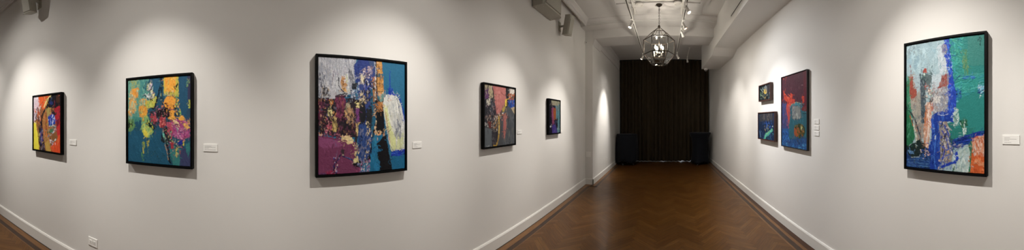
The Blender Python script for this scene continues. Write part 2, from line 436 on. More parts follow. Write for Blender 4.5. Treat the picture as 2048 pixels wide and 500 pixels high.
class Art:
    def __init__(s, px, py, base, seed, squash=1.0):
        s.x, s.y, s.sq = px, py, squash          # squash: how much narrower than true the picture looks
        s.c = np.zeros(px.shape + (3,)); s.c[:] = lin(base)[:3]
        s.h = np.zeros(px.shape); s.seed = seed * 101; s.k = 0
        s.r = random.Random(seed)
    def warp(s, amt, f=.22):
        s.k += 1
        q = s.seed + s.k * 7
        return s.x + amt * s.sq * 2 * fbm(s.x / s.sq * f, s.y * f, q), s.y + amt * 2 * fbm(s.x / s.sq * f, s.y * f, q + 3)
    def lay(s, m, col, a=1.0, var=.13, ang=90, hgt=.0006):
        """lay paint on a mask with streaks along ang (degrees, 90 = vertical)"""
        s.k += 1
        ca, sa = math.cos(math.radians(ang)), math.sin(math.radians(ang))
        u = s.x / s.sq * ca + s.y * sa; v = -s.x / s.sq * sa + s.y * ca
        n = fbm(u * .10, v * .55, s.seed + s.k * 13)
        c = np.array(lin(col)[:3]) * (1 + var * 2.4 * n)[..., None]
        m = (m * a)[..., None]
        s.c[:] = s.c * (1 - m) + np.clip(c, 0, .92) * m
        s.h += m[..., 0] * hgt * (1 + n)
    def poly(s, pts, col, rough=1.4, dry=0.0, a=1.0, ang=90, var=.13):
        X, Y = s.warp(rough)
        m = inpoly(X, Y, pts).astype(float)
        if dry > 0:
            s.k += 1
            ca, sa = math.cos(math.radians(ang)), math.sin(math.radians(ang))
            u = s.x / s.sq * ca + s.y * sa; v = -s.x / s.sq * sa + s.y * ca
            m *= (fbm(u * .12, v * .6, s.seed + s.k * 19) > (dry - .5) * .8)
        s.lay(m, col, a, var, ang)
    def line(s, pts, w, col, rough=1.0, a=1.0, dry=0.0):
        X, Y = s.warp(rough)
        d = np.full(s.x.shape, 1e9)
        for (x0, y0), (x1, y1) in zip(pts[:-1], pts[1:]):
            dx, dy = x1 - x0, y1 - y0; L = dx * dx + dy * dy + 1e-9
            t = np.clip(((X - x0) * dx + (Y - y0) * dy) / L, 0, 1)
            d = np.minimum(d, np.hypot((X - x0 - t * dx), Y - y0 - t * dy))
        m = (d < w / 2).astype(float)
        if dry > 0: m *= fbm(s.x * .5, s.y * .5, s.seed + s.k * 5) > (dry - .5) * .8
        s.lay(m, col, a)
    def blob(s, x, y, rx, ry, col, rough=1.2, ang=0, a=1.0):
        X, Y = s.warp(rough)
        c, n = math.cos(math.radians(ang)), math.sin(math.radians(ang))
        u, v = (X - x) * c + (Y - y) * n, -(X - x) * n + (Y - y) * c
        s.lay(((u / rx) ** 2 + (v / ry) ** 2 < 1).astype(float), col, a)
    def scat(s, pts, n, r0, r1, pal, asp=2.0, ang=90, jit=30, a=.9):
        """n dabs of paint inside a polygon, colours drawn from a palette"""
        xs = [p[0] for p in pts]; ys = [p[1] for p in pts]
        for _ in range(n):
            for _t in range(30):
                x, y = s.r.uniform(min(xs), max(xs)), s.r.uniform(min(ys), max(ys))
                if inpoly(np.array([x]), np.array([y]), pts)[0]: break
            r = s.r.uniform(r0, r1); th = math.radians(ang + s.r.uniform(-jit, jit))
            box_ = (np.abs(s.x - x) < r * asp + 2) & (np.abs(s.y - y) < r * asp + 2)
            if not box_.any(): continue
            i = np.where(box_.any(1))[0]; j = np.where(box_.any(0))[0]
            sl = (slice(i[0], i[-1] + 1), slice(j[0], j[-1] + 1))
            X, Y = s.x[sl], s.y[sl]
            s.k += 1
            X = X + 1.6 * s.sq * fbm(X / s.sq * .35, Y * .35, s.seed + s.k); Y = Y + 1.6 * fbm(X / s.sq * .35, Y * .35, s.seed + s.k + 5)
            c, q = math.cos(th), math.sin(th)
            u, v = (X - x) / s.sq * c + (Y - y) * q, -(X - x) / s.sq * q + (Y - y) * c
            m = ((u / (r * asp)) ** 2 + (v / r) ** 2 < 1) * a
            col = np.array(lin(s.r.choice(pal))[:3]) * s.r.uniform(.85, 1.15)
            s.c[sl] = s.c[sl] * (1 - m[..., None]) + np.clip(col, 0, .92) * m[..., None]
            s.h[sl] += m * .0007

    def drag(s, per):
        """short knife drags that pull a neighbouring colour across the edges"""
        n, m = s.x.shape
        x0, x1, y0, y1 = s.x.min(), s.x.max(), s.y.min(), s.y.max()
        for _ in range(int(per * (x1 - x0) / s.sq * (y1 - y0))):
            i, j = s.r.randrange(n), s.r.randrange(m)
            th = s.r.choice([90, 90, 70, 110, 20, 150]) + s.r.uniform(-20, 20)
            c, q = math.cos(math.radians(th)), math.sin(math.radians(th))
            L = s.r.uniform(3, 9)
            ii = int(min(n - 1, max(0, i + q * L * s.r.choice((-1, 1)) * n / (y1 - y0)))); jj = int(min(m - 1, max(0, j + c * L * s.sq * s.r.choice((-1, 1)) * m / (x1 - x0))))
            col = s.c[ii, jj].copy()
            if np.abs(col - s.c[i, j]).sum() < .05: continue
            x, y = s.x[i, j], s.y[i, j]
            ri, rj = int(L * n / (y1 - y0)) + 1, int(L * s.sq * m / (x1 - x0)) + 1
            sl = (slice(max(0, i - ri), i + ri + 1), slice(max(0, j - rj), j + rj + 1))
            u = (s.x[sl] - x) / s.sq * c + (s.y[sl] - y) * q; v = -(s.x[sl] - x) / s.sq * q + (s.y[sl] - y) * c
            w = s.r.uniform(.45, 1.0)
            k = np.clip((1 - (u / (L * .55)) ** 2 - (v / w) ** 2) * 2.5, 0, 1) * s.r.uniform(.5, .95)
            s.c[sl] = s.c[sl] * (1 - k[..., None]) + col * s.r.uniform(.85, 1.12) * k[..., None]
            s.h[sl] += k * .0006
def art_red(A):
    A.poly([(60,180),(130,180),(130,320),(60,320)], '#9c5a34', 0)
    A.poly([(64,190),(80,186),(77,214),(72,236),(64,250)], '#d9c4cc', 1.5); A.scat([(66,196),(77,192),(72,230),(66,235)], 12, 1, 2.2, ['#e8dde0','#c898a4','#d8a8b0'])
    A.poly([(76,190),(103,183),(99,196),(91,212),(88,219),(80,213),(77,205)], '#e25a18', 1.6); A.line([(80,211),(91,196)], 1.2, '#a83a14'); A.line([(84,192),(92,197)], 1, '#b0602a')
    A.poly([(108,216),(124,208),(124,250),(112,250)], '#b51c2c', 1.5); A.scat([(109,216),(121,213),(121,248),(112,248)], 14, .8, 1.8, ['#8c1420','#d02a34','#74202c'])
    A.poly([(103,185),(115,184),(122,190),(121,211),(109,216),(97,217),(90,221),(95,204)], '#1b191e', 1.3)
    A.poly([(112,191),(119,191),(119,206),(112,205)], '#48291c', 1.5); A.blob(102,206,4,3.2,'#25336a'); A.line([(104,195),(101,202)],1.4,'#30406a')
    A.poly([(115,184),(123,183),(123,191)], '#dc5a28', 1); A.poly([(112,187),(116,185),(118,191)], '#7a4028', 1)
    A.line([(102,190),(96,197),(91,205),(88,215)], 2.2, '#e3cf86', 1); A.blob(94.5,200,2,2.6,'#b0a858'); A.line([(94,203),(92,211)],1.4,'#d8a830')
    A.poly([(84,224),(98,215),(103,220),(102,290),(92,300),(85,270)], '#b5763c', 1.6)
    A.scat([(85,225),(99,218),(101,290),(90,296)], 60, .9, 2.1, ['#c8662c','#a88c42','#8a5028','#c89050','#7c6434','#d87a3c'], 3, 95)
    A.poly([(93,217),(102,215),(99,232),(93,240)], '#a8934a', 1.2)
    A.line([(94,213),(87,224),(82,240),(83,262),(80,288)], 3.4, '#221c20', 1.2); A.line([(92,224),(92,250),(97,275)], 1.6, '#7c2e1c')
    A.poly([(64,246),(71,244),(76,270),(78,304),(64,306)], '#f2df12', .8)
    A.scat([(66,216),(80,214),(82,246),(70,250)], 46, .8, 1.8, ['#221c22','#b02028','#e0d4d0','#6a3428','#d8703c','#30343c'], 2.2)
    A.poly([(76,252),(82,250),(88,280),(90,303),(80,302),(77,280)], '#252430', 1.2); A.poly([(79,264),(83,263),(86,285),(82,290)], '#4b3c86', 1.2)
    A.scat([(77,262),(86,258),(89,300),(80,300)], 26, .7, 1.5, ['#181820','#5a4a8c','#8a8a9a','#303448','#a07040'], 2.6)
    A.scat([(74,246),(80,246),(80,280),(76,280)], 12, .8, 1.6, ['#b07a3c','#8a8a3c','#4a3020'], 4)
    A.poly([(96,232),(108,228),(111,238),(110,249),(97,252)], '#2340ae', 1.5); A.scat([(96,230),(110,230),(110,250),(97,250)], 26, .6, 1.2, ['#e0e4f0','#1a2c90','#2a50c8','#8aa0d8'], 3); A.line([(98,252.5),(109,252)], 1.6, '#e8e8ec', .6)
    A.poly([(102,217),(113,228),(110,232),(103,226)], '#2a2226', 1.4)
    A.poly([(112,240),(122,236),(122,262),(113,260)], '#7a1c2c', 1.6); A.poly([(113,256),(122,240),(124,300),(114,285)], '#cc2428', 1.6)
    A.scat([(94,252),(113,252),(113,290),(96,290)], 80, .8, 1.8, ['#e0dcd8','#7a4a2a','#3a7a54','#b06a38','#303028','#90a0a8','#c84a2c','#584024','#8aa4c8'], 1.8)
    A.poly([(99,258),(105,257),(104,265),(100,265)], '#3a7a52', 1)
    A.poly([(104,268),(113,266),(116,276),(110,286),(104,280)], '#8a5c32', 1.6)
    A.scat([(99,280),(112,278),(110,290),(98,290)], 14, 1, 1.8, ['#e8e0dc','#d8a8b0','#c8b8b8'], 1.3)
    A.poly([(99,294),(108,288),(117,272),(124,262),(124,310),(104,304)], '#ea4c14', 1.4); A.scat([(103,294),(121,270),(121,304)], 16, 1, 2, ['#f05c20','#d8400f','#f0703a'], 2)
    A.poly([(89,286),(96,280),(101,296),(102,303),(92,303)], '#c69c40', 1.5)
def art_teal(A):
    A.poly([(240,130),(400,130),(400,350),(240,350)], '#205168', 0, ang=80); A.poly([(254,262),(330,262),(338,336),(250,330)], '#1d5874', 3, ang=70, a=.8)
    A.poly([(250,155),(297,150),(298,205),(292,238),(250,244)], '#549080', 2.5); A.poly([(250,160),(270,156),(266,195),(252,240)], '#6aa492', 3, dry=.4)
    A.poly([(262,158),(281,156),(278,184),(262,186)], '#94a060', 3, dry=.45); A.poly([(280,158),(294,156),(290,196),(280,196)], '#3f8480', 2.5)
    A.poly([(263,178),(278,175),(276,190),(270,200),(262,204)], '#e29424', 2); A.poly([(263,196),(270,194),(274,206),(267,222),(262,230),(255,231),(258,214)], '#dba24a', 2.2)
    A.scat([(260,182),(276,178),(270,224),(256,230)], 46, 1, 2.4, ['#e8962a','#d8cfa0','#c88a34','#e6b460','#b8c4a0'], 1.6)
    A.poly([(281,198),(292,197),(296,212),(292,234),(279,234),(277,218)], '#de921f', 2); A.scat([(279,198),(294,200),(294,234),(278,234)], 40, .9, 2, ['#e89a1c','#b88830','#8c9a5a','#f0a828','#a87830'], 1.8)
    A.poly([(253,232),(282,234),(278,242),(254,246)], '#3d8478', 2)
    A.poly([(291,204),(308,196),(313,190),(314,205),(308,215),(293,216)], '#b4b43c', 2); A.scat([(292,204),(310,196),(310,214),(293,214)], 20, .8, 1.8, ['#d0c040','#8aa048','#c8cc50','#e0b030'], 2)
    A.poly([(284,236),(294,230),(298,240),(306,252),(307,264),(297,276),(286,270),(282,252)], '#86ac5c', 2); A.scat([(284,236),(298,236),(306,256),(296,274),(285,268)], 50, .9, 2, ['#a8c060','#e0cc2c','#6aa06a','#c8d060','#5a9478','#d8b020'], 2)
    A.poly([(285,262),(291,258),(297,270),(294,276),(287,270)], '#decb2a', 1.4); A.line([(293,277),(296,280)], 1.4, '#2a3a3a')
    A.poly([(255,238),(268,238),(270,252),(262,264),(256,264)], '#5f8c54', 2.4); A.blob(260.5,250,4.5,5.5,'#25302a',2); A.scat([(256,240),(269,240),(266,262),(256,262)], 14, .8, 1.6, ['#8aa448','#3a5a3c','#203028'])
    A.scat([(254,160),(296,156),(294,200),(256,244)], 60, 1, 2.4, ['#7cb49c','#5c9a88','#8abca0','#4a8a80','#6aa890'], 2.4, 90, 20, .6)
    A.scat([(256,262),(330,262),(330,330),(256,328)], 40, 1, 2.6, ['#1f5a74','#1b4e66','#246480'], 2, 60, 40, .7)
    for k in range(9):
        x = 287 + k * 1.6; A.line([(x + 6, 162 + k * .8), (x, 176 + k * 1.2)], 1.2, ['#14283a','#2a6a80','#183a50'][k % 3], .8)
    A.scat([(297,168),(307,170),(309,196),(300,200),(290,190)], 60, .7, 1.5, ['#e0e0d8','#c8b0c0','#1c2028','#7a5070','#b8c0b8','#d8c880','#8ab0a8'], 3, 120)
    A.line([(289,190),(297,199),(305,201)], 1.8, '#181c22'); A.line([(290,187),(299,196)], 1.2, '#d8dcd8'); A.line([(303,170),(296,182)],1.4,'#d8c0c8')
    A.poly([(306,150),(322,150),(320,182),(314,196),(306,180)], '#245a76', 1.2)
    A.line([(322,152),(322,170),(317,185),(313,200),(309,216)], 2.6, '#161a20', 1.4); A.scat([(318,160),(324,160),(322,200),(316,200)], 10, .6, 1.2, ['#a8a06a','#161a20','#5a8a80'], 3)
    A.line([(325,165),(323,185),(325,210)], 1.6, '#1b2024', 1.2)
    A.poly([(327,150),(357,148),(357,193),(336,192),(327,188)], '#c2b43a', 1.2); A.poly([(329,150),(353,148),(351,170),(350,184),(338,186),(329,182)], '#f09f1a', 1.2)
    A.scat([(330,152),(351,150),(349,184),(330,184)], 40, .8, 1.8, ['#f6ae2a','#e08c10','#f2a41e','#d8b050'], 2); A.scat([(329,183),(346,183),(350,192),(331,192)], 26, .7, 1.4, ['#c8b8a0','#7a8a40','#d0c050','#8a7060'], 1.6)
    A.scat([(348,172),(355,168),(355,182),(350,182)], 10, .8, 1.6, ['#141a1a','#24503c','#a8b040']); A.poly([(325,186),(330,190),(338,190),(334,193),(327,192)], '#6a8a80', 1)
    A.blob(340.5,206,13.5,14.5,'#7a4a2c',1.6); A.blob(339.5,206,12,13.5,'#ee9a1c',1.6); A.scat([(330,196),(350,196),(350,216),(330,218)], 30, .8, 1.7, ['#f2a628','#d8860f','#e89a20','#b87018'], 2)
    A.scat([(351,194),(358,186),(360,220),(366,236),(356,236),(350,220)], 60, .7, 1.5, ['#a8c050','#e0cc40','#6aa058','#c8508a','#d8b040','#4a8a60'], 1.8)
    A.poly([(357,149),(374,147),(376,200),(374,238),(366,236),(359,214),(357,180)], '#23536f', 1); A.poly([(374,150),(385,148),(385,215),(376,215)], '#3c3c58', 2)
    A.scat([(372,158),(379,158),(378,172),(373,172)], 10, .9, 1.8, ['#5a8a6a','#8aa050','#2a5a6a']); A.poly([(376,198),(381,200),(383,216),(378,217)], '#aab032', 1.4); A.scat([(375,196),(383,198),(383,218),(377,218)], 10, .7, 1.3, ['#c8c840','#7a9048','#d8d060'])
    A.poly([(374,218),(386,214),(386,240),(372,240)], '#2b4a62', 1.5)
    A.scat([(301,218),(330,206),(352,214),(364,238),(350,250),(318,252),(300,236)], 170, .9, 2.1, ['#191820','#2c1c26','#8a3a58','#b24a50','#1f2c34','#c06a80','#382830','#4a3038'], 1.8, 60, 60)
    A.poly([(312,220),(336,216),(345,228),(338,236),(316,232)], '#1d1a20', 2.4); A.scat([(312,218),(340,218),(345,236),(316,236)], 30, .6, 1.1, ['#6a5a50','#a05868','#8a7a70','#3a2a30'])
    A.poly([(338,222),(346,219),(348,230),(352,240),(346,240),(341,232)], '#efa222', 1.4); A.poly([(344,232),(349,234),(347,239),(336,238),(337,234)], '#eda528', 1.2); A.poly([(356,234),(367,232),(370,240),(376,248),(368,252),(358,244)], '#f0a62c', 1.6)
    A.scat([(300,232),(310,230),(314,244),(304,250)], 26, .9, 1.7, ['#c04048','#8a2c34','#2a2024','#d07078','#40282c']); A.poly([(304,232),(312,231),(313,243),(306,245)], '#b04048', 1.6)
    A.poly([(319,236),(331,234),(332,250),(326,256),(319,254)], '#a83440', 1.8); A.scat([(318,236),(332,236),(330,256),(319,254)], 20, .8, 1.5, ['#c84a50','#7a2830','#d87a70'])
    A.poly([(337,248),(352,238),(374,243),(381,260),(378,274),(366,280),(352,277),(341,270)], '#a6457a', 2); A.scat([(337,248),(352,240),(376,245),(380,270),(364,280),(342,270)], 90, 1, 2.2, ['#bc5c90','#98366a','#b04e82','#cc86a8','#862c54','#984488'], 1.6, 30, 60)
    A.poly([(334,244),(342,244),(346,262),(340,272),(335,262)], '#b84860', 1.6); A.poly([(344,238),(356,244),(360,254),(352,252)], '#e8c890', 1.2); A.poly([(364,248),(372,246),(380,256),(372,258)], '#e8b04a', 1.4)
    A.line([(351,248),(356,250)], 2, '#20242c'); A.line([(360,265),(366,264)], 2.2, '#2a3868'); A.poly([(352,254),(358,258),(354,264)], '#8a8a9a', 1); A.scat([(366,252),(383,242),(384,262),(372,262)], 14, .9, 1.6, ['#e8a040','#7a9058','#d8705a','#c86a94'])
    A.line([(298,240),(303,247),(312,254)], 1.8, '#14181c'); A.poly([(290,246),(297,244),(302,248),(310,256),(308,262),(303,256),(296,252)], '#171c1e', 1.6)
    A.poly([(327,256),(334,254),(337,276),(334,290),(328,280)], '#24222a', 1.6); A.poly([(334,270),(341,272),(345,284),(337,284)], '#2a2826', 1.4); A.poly([(322,268),(326,272),(328,286),(322,284)], '#1b2326', 1.2); A.poly([(325,266),(329,268),(330,280),(326,276)], '#6ac0a8', 1.2)
    A.scat([(324,258),(346,262),(346,292),(332,292),(325,280)], 40, .8, 1.5, ['#8aa084','#1c1e22','#6a9a88','#b09060','#3a3438','#c04a5a'], 2)
    A.scat([(338,282),(370,278),(368,304),(342,304)], 70, .7, 1.5, ['#b03a40','#20388a','#8ab0a0','#d8a080','#e0d060','#c86a9a','#3a8a7a','#303038'], 1.4); A.poly([(356,284),(363,280),(365,288),(358,291)], '#1c2f94', 1.2); A.poly([(340,286),(347,284),(347,297),(342,298)], '#a83440', 1.2)
    A.poly([(338,296),(362,300),(361,333),(346,332)], '#2f7a78', 2.5); A.poly([(361,300),(386,290),(386,336),(358,336)], '#3d4266', 2.5, ang=70); A.poly([(371,288),(380,284),(381,300),(376,314),(373,306)], '#2c7476', 2)
    A.line([(333,288),(337,302),(338,314),(341,326)], 2.4, '#141618', 1.4); A.line([(330,288),(334,304),(336,320)], 1.4, '#a88a6a', 1.2); A.poly([(337,318),(343,326),(341,328),(336,322)], '#15181a', .8)
    A.poly([(351,296),(354,295),(354,314),(352,314)], '#e6cf1c', .6); A.line([(367,283),(367,291)], 1.6, '#e2cc28', .5); A.scat([(345,298),(362,298),(360,314),(347,312)], 16, .6, 1.2, ['#d8c060','#a03a44','#c88a80'])
    A.poly([(284,284),(289,284),(290,300),(288,306),(284,306)], '#8a9a3c', 1.4, dry=.4); A.poly([(282,306),(289,306),(288,324),(284,324)], '#4a8458', 1.6, dry=.35); A.poly([(293,281),(298,282),(298,292),(295,293)], '#b8aa34', 1.3); A.line([(286,296),(287,306)],2,'#c8b830',.8)
    A.line([(295,292),(296,312)], 2.5, '#5a7a50', 1.4, dry=.55); A.line([(257,158),(261,163)], 1.4, '#14202a')
    A.scat([(290,300),(330,290),(330,330),(290,330)], 26, .4, .8, ['#2a3c3c','#14404a','#3a6a6a'])
def art_magenta(A):
    A.poly([(600,90),(850,90),(850,380),(600,380)], '#22688a', 0, var=.06)
    A.poly([(716,110),(756,112),(756,175),(748,260),(716,260)], '#33427c', 1.5)
    A.poly([(626,105),(714,110),(710,145),(710,168),(700,188),(660,205),(626,205)], '#aaaab0', 2)
    A.scat([(632,112),(712,116),(708,165),(690,185),(640,195),(632,190)], 260, .6, 1.7, ['#c6c4ca','#cdcace','#9c9eaa','#b8b4b6','#8f94a2','#c4beb8','#b0a8b4','#a4a8b0'], 4.5, 90, 16, .7)
    A.poly([(640,112),(710,116),(706,160),(650,185)], '#cfcccf', 2, dry=.62, a=.8); A.poly([(632,140),(660,130),(665,190),(634,192)], '#868a9a', 2, dry=.66, a=.7); A.poly([(662,150),(696,150),(700,186),(664,188)], '#d2d0d0', 2, dry=.5, a=.8)
    A.scat([(636,150),(648,140),(652,185),(640,192)], 20, .5, 1.0, ['#3a3a48','#5a5a68','#7a7888'], 4, 80)
    A.line([(668,142),(666,158),(664,170)], 1.6, '#6a5a68', 1, dry=.4)
    A.poly([(697,140),(703,138),(708,158),(712,172),(704,168),(698,156)], '#74747c', 1.5); A.line([(698,142),(703,142)], 1.8, '#303038'); A.scat([(697,140),(704,140),(710,170),(702,166)], 12, .7, 1.4, ['#4a4c58','#a8a8a8','#8a8a94'], 2)
    A.line([(693,150),(697,182)], 4, '#c8c8a0', 1.5, dry=.5)
    # navy head and lavender cluster
    A.poly([(709,128),(718,119),(724,120),(722,146),(720,168),(712,166),(708,148)], '#27397c', 2); A.poly([(722,116),(746,120),(748,132),(738,140),(722,140)], '#2b3c7e', 2); A.poly([(736,118),(750,122),(750,140),(742,136)], '#3c5078', 2)
    A.scat([(712,124),(722,120),(722,165),(712,165)], 16, .9, 1.8, ['#1f3274','#34498c','#8a8a98','#222c5a'])
    A.scat([(726,134),(743,133),(744,150),(736,158),(726,154)], 70, .9, 1.9, ['#a090a8','#8a7c98','#c0a8a8','#6a5c7c','#d8c8c0','#b89c98','#584a68'], 1.4); A.line([(733,148),(736,152)], 1.6, '#151822')
    A.poly([(722,146),(728,152),(730,168),(726,170),(721,158)], '#e0cfa8', 1.2); A.line([(719,146),(724,168)], 1.5, '#b8a898', 1)
    A.scat([(726,160),(744,156),(746,186),(728,190)], 70, .9, 1.9, ['#24378a','#1c2c70','#3a4c98','#d8d0c8','#8a84a8','#20283c','#405090'], 1.5)
    A.poly([(741,178),(752,172),(752,262),(741,262)], '#1f5c78', 1.2)
    # white / dark mid area above collage
    A.scat([(698,172),(718,166),(722,205),(704,205)], 70, .9, 2.0, ['#8a90a8','#a8acbc','#6a708c','#5a607c','#c0c0c8','#383c4c'], 1.8, 80, 50)
    A.poly([(703,168),(714,166),(713,178),(704,178)], '#2c3038', 1.8)
    A.poly([(626,196),(700,196),(724,200),(724,272),(692,277),(626,268)], '#2c242c', 1.5)
    A.poly([(655,186),(668,178),(676,186),(674,196),(660,200)], '#b8b4b8', 1.5, dry=.3)
    A.poly([(671,192),(690,190),(692,240),(672,236)], '#73304c', 1.6); A.scat([(671,194),(690,192),(691,240),(673,240)], 70, .8, 1.7, ['#8a3c5c','#5c2440','#7c3450','#984c68','#40202c','#a05a4c'], 2.6)
    A.poly([(632,200),(643,202),(645,240),(633,240)], '#682a44', 1.6); A.scat([(632,196),(650,196),(650,262),(632,266)], 90, .9, 2.0, ['#6a2c48','#2a2028','#8a4058','#1f1a20','#52283a','#a06a50','#c08a70','#384a5c'], 1.8)
    A.scat([(648,196),(672,196),(672,236),(650,240)], 46, .9, 2.0, ['#2c2430','#7a6a90','#1c1a22','#c07a3c','#6a3048','#505870','#d8a060','#8a4a68'], 1.6)
    A.poly([(657,200),(664,197),(666,208),(660,210)], '#bb6f30', 1.2); A.line([(661,201),(663,206)], 1.6, '#e8d0a0', .6)
    A.poly([(655.5,220),(664.5,219.5),(664.5,232),(656,233)], '#ead98e', .8)
    A.scat([(650,236),(668,234),(670,272),(652,274)], 80, .9, 2.0, ['#b85a78','#c87888','#8a3a58','#d89a90','#a84868','#6a2c44','#c85a5c','#3a2430'], 1.6)
    A.poly([(665,234),(671,232),(675,250),(672,264),(665,262)], '#bc9e58', 1.4); A.scat([(665,234),(673,234),(674,262),(666,262)], 12, .8, 1.6, ['#d0b468','#a08048','#e0c880'], 2)
    A.scat([(674,236),(692,238),(716,240),(716,276),(690,270),(674,266)], 90, .9, 2.0, ['#1f1a1f','#2c2028','#5c2c44','#40242c','#8a5c40','#201c24','#6a3450'], 2)
    A.poly([(689,220),(696,216),(704,218),(708,230),(705,246),(698,250),(693,232)], '#b98f62', 1.5); A.scat([(690,220),(706,218),(708,244),(694,246)], 34, .8, 1.7, ['#d8a868','#9a7050','#e0b070','#7a5a58','#c89a70','#504048'], 2); A.line([(692,234),(698,248)], 2, '#5c4c58'); A.poly([(689,222),(693,221),(692,234),(689,234)], '#dcae6c', 1)
    A.poly([(692,206),(700,205),(701,215),(692,216)], '#a89878', 1.2); A.scat([(691,205),(702,204),(701,216),(692,216)], 8, .7, 1.2, ['#c0b090','#7a7460'])
    A.poly([(711,216),(718,215),(719,246),(713,250)], '#7a3d78', 1); A.poly([(711,207),(718,205),(719,215),(713,217)], '#e6d28a', 1)
    A.poly([(712,248),(718,246),(720,265),(716,268),(712,262)], '#d6b670', 1.2); A.scat([(706,228),(713,226),(714,248),(706,250)], 10, .8, 1.5, ['#6a6070','#a87a50','#30242c'])
    A.line([(637,271),(655,270)], 3, '#3a6a88', 1.4, dry=.4); A.scat([(634,264),(660,268),(660,275),(636,274)], 14, .8, 1.4, ['#2f7090','#c8703c','#d8b0a0','#6a4a5c'])
    A.poly([(645,177),(654,174),(658,184),(652,192),(645,190)], '#2a2628', 1.8); A.scat([(643,172),(660,176),(660,196),(642,196)], 26, .7, 1.5, ['#2a282c','#7a6a60','#c8b8a8','#403c40','#a89070'])
    A.scat([(632,198),(720,204),(724,268),(690,274),(632,266)], 90, .7, 1.7, ['#17141a','#1f1a20','#2a2228','#151318','#3a2830'], 3.2, 90, 40)
    for k in range(16):
        x = A.r.uniform(636, 718); y = A.r.uniform(198, 250); A.line([(x, y), (x + A.r.uniform(-3, 3), y + A.r.uniform(8, 18))], A.r.uniform(.8, 1.6), '#17141a', 1.2, .9)
    A.scat([(722,160),(744,160),(742,262),(724,258)], 50, .8, 1.8, ['#17171c','#202028','#1a2030','#26262e'], 3, 90, 30)
    A.scat([(632,150),(650,146),(656,196),(632,198)], 30, .6, 1.3, ['#4a4a54','#34343c','#6a6a74','#8a8a92'], 3.5, 80, 30)
    # sketch mark of orange flame and black lens
    A.poly([(681,166),(684,150),(687,156),(690,150),(688,166),(694,168),(692,176),(684,173)], '#c08a54', 1.2); A.scat([(680,152),(692,152),(696,182),(686,180)], 22, .7, 1.4, ['#d09a58','#a86a34','#e0b070','#8a5a34'], 1.8)
    A.poly([(682,174),(690,174),(695,186),(688,182)], '#d6a05c', 1); A.line([(678,154),(677,170),(681,177),(692,188),(697,191)], 1.7, '#1e1a1c', 1)
    A.line([(671,194),(680,189),(694,187)], 2.2, '#1c1a1e', .8); A.line([(672,194),(700,193)], 1.8, '#26202a', .8); A.line([(676,192),(692,190)], 1.4, '#5c3a48', .6)
    # orange neck column
    A.poly([(752,121),(764,122),(767,160),(768,192),(757,194),(752,168)], '#c6893c', 1.0); A.scat([(752,122),(765,122),(767,190),(757,190)], 46, .7, 1.5, ['#d89a48','#a8702c','#c08038','#e0a858','#8a5c34'], 2.4)
    for y in (137, 148, 151, 153, 166, 168, 182): A.line([(753, y), (765, y + 1)], 1.3 if y not in (148, 151, 153) else 2.2, '#4c4038', .8, dry=.2)
    A.poly([(752,147),(766,147),(767,154),(753,154)], '#45606c', 1)
    A.poly([(746,160),(752,156),(753,200),(746,205)], '#93643c', 1.4); A.scat([(744,158),(753,156),(753,204),(745,204)], 30, .7, 1.3, ['#b07a4c','#3a2c28','#d0a878','#1c1a1e','#6a4830'], 3)
    A.line([(749,120),(752,136),(751,160),(751,200)], 2.2, '#d6d2cc', 1.0, dry=.35); A.line([(752,122),(754,150),(754,200)], 1.8, '#17161a', 1, dry=.15); A.line([(749,154),(746,162)], 2, '#c87a44')
    # starburst
    A.poly([(750,200),(770,198),(770,228),(752,228)], '#221f22', 1.2)
    for a in range(-70, 80, 16):
        A.line([(762, 203), (762 - 15 * math.sin(math.radians(a)) - 2, 205 + 20 * math.cos(math.radians(a)))], 1.5, A.r.choice(['#cc8642','#e0a058','#b06a30']), .8)
    A.poly([(757,190),(768,188),(770,200),(762,204),(758,200)], '#6a9088', 1.5); A.scat([(757,186),(768,186),(768,200),(759,202)], 14, .8, 1.4, ['#d8a888','#c8b8a0','#5a8a88','#c88058'])
    A.poly([(752,226),(767,222),(771,268),(752,268)], '#19181b', 1)
    A.scat([(748,205),(753,205),(753,268),(749,268)], 30, .6, 1.2, ['#d89a58','#e8cca0','#1c1a1c','#a86a38'], 3); A.scat([(752,262),(770,264),(768,272),(750,276)], 18, .7, 1.5, ['#e08a40','#c8a880','#242024','#d8b080'])
    A.poly([(734,216),(744,216),(745,235),(742,262),(732,255)], '#26262b', 1.6); A.poly([(720,200),(730,198),(732,240),(722,250)], '#1f1f25', 1.6); A.scat([(718,186),(736,182),(738,205),(722,215)], 40, .8, 1.6, ['#1c1c22','#c8a878','#2a2a34','#8a7a68','#e0c898','#303a5c'], 1.8)
    # blue body strip with beige flecks
    A.poly([(717,250),(728,248),(742,262),(746,275),(741,318),(722,330),(716,326)], '#2b4680', 1.6); A.scat([(717,252),(744,262),(740,318),(720,328)], 90, .8, 1.8, ['#243f7c','#3c5488','#1f3668','#56648c','#78788f','#182444'], 2.6)
    A.scat([(727,236),(736,240),(748,268),(744,300),(736,330),(728,322),(736,280)], 60, .7, 1.5, ['#d8c098','#e8d8b0','#b89c7c','#2c2c30','#e0cca0','#8a7a70'], 1.5)
    A.line([(748,262),(744,290),(739,318),(728,324),(712,330)], 3.6, '#17161a', 1.2); A.line([(712,276),(713,300),(710,326)], 4.5, '#2a2024', 2, dry=.3)
    # teal skirt and black robe
    A.poly([(745,276),(766,268),(772,290),(772,352),(738,352),(742,320)], '#136a90', 1.4); A.scat([(744,280),(760,276),(762,345),(742,345)], 26, 1, 2.4, ['#1674a0','#0f5a80','#1f7c9c'], 3)
    A.poly([(767,272),(773,270),(777,300),(782,322),(786,344),(759,346),(760,322),(756,318),(754,304),(762,300),(755,296),(753,286),(760,282)], '#18171a', 1.2)
    # white panel
    A.poly([(768,196),(776,189),(790,188),(797,196),(803,212),(808,240),(810,262),(809,300),(784,304),(778,285),(772,250),(766,212)], '#cfcdc6', 1.4)
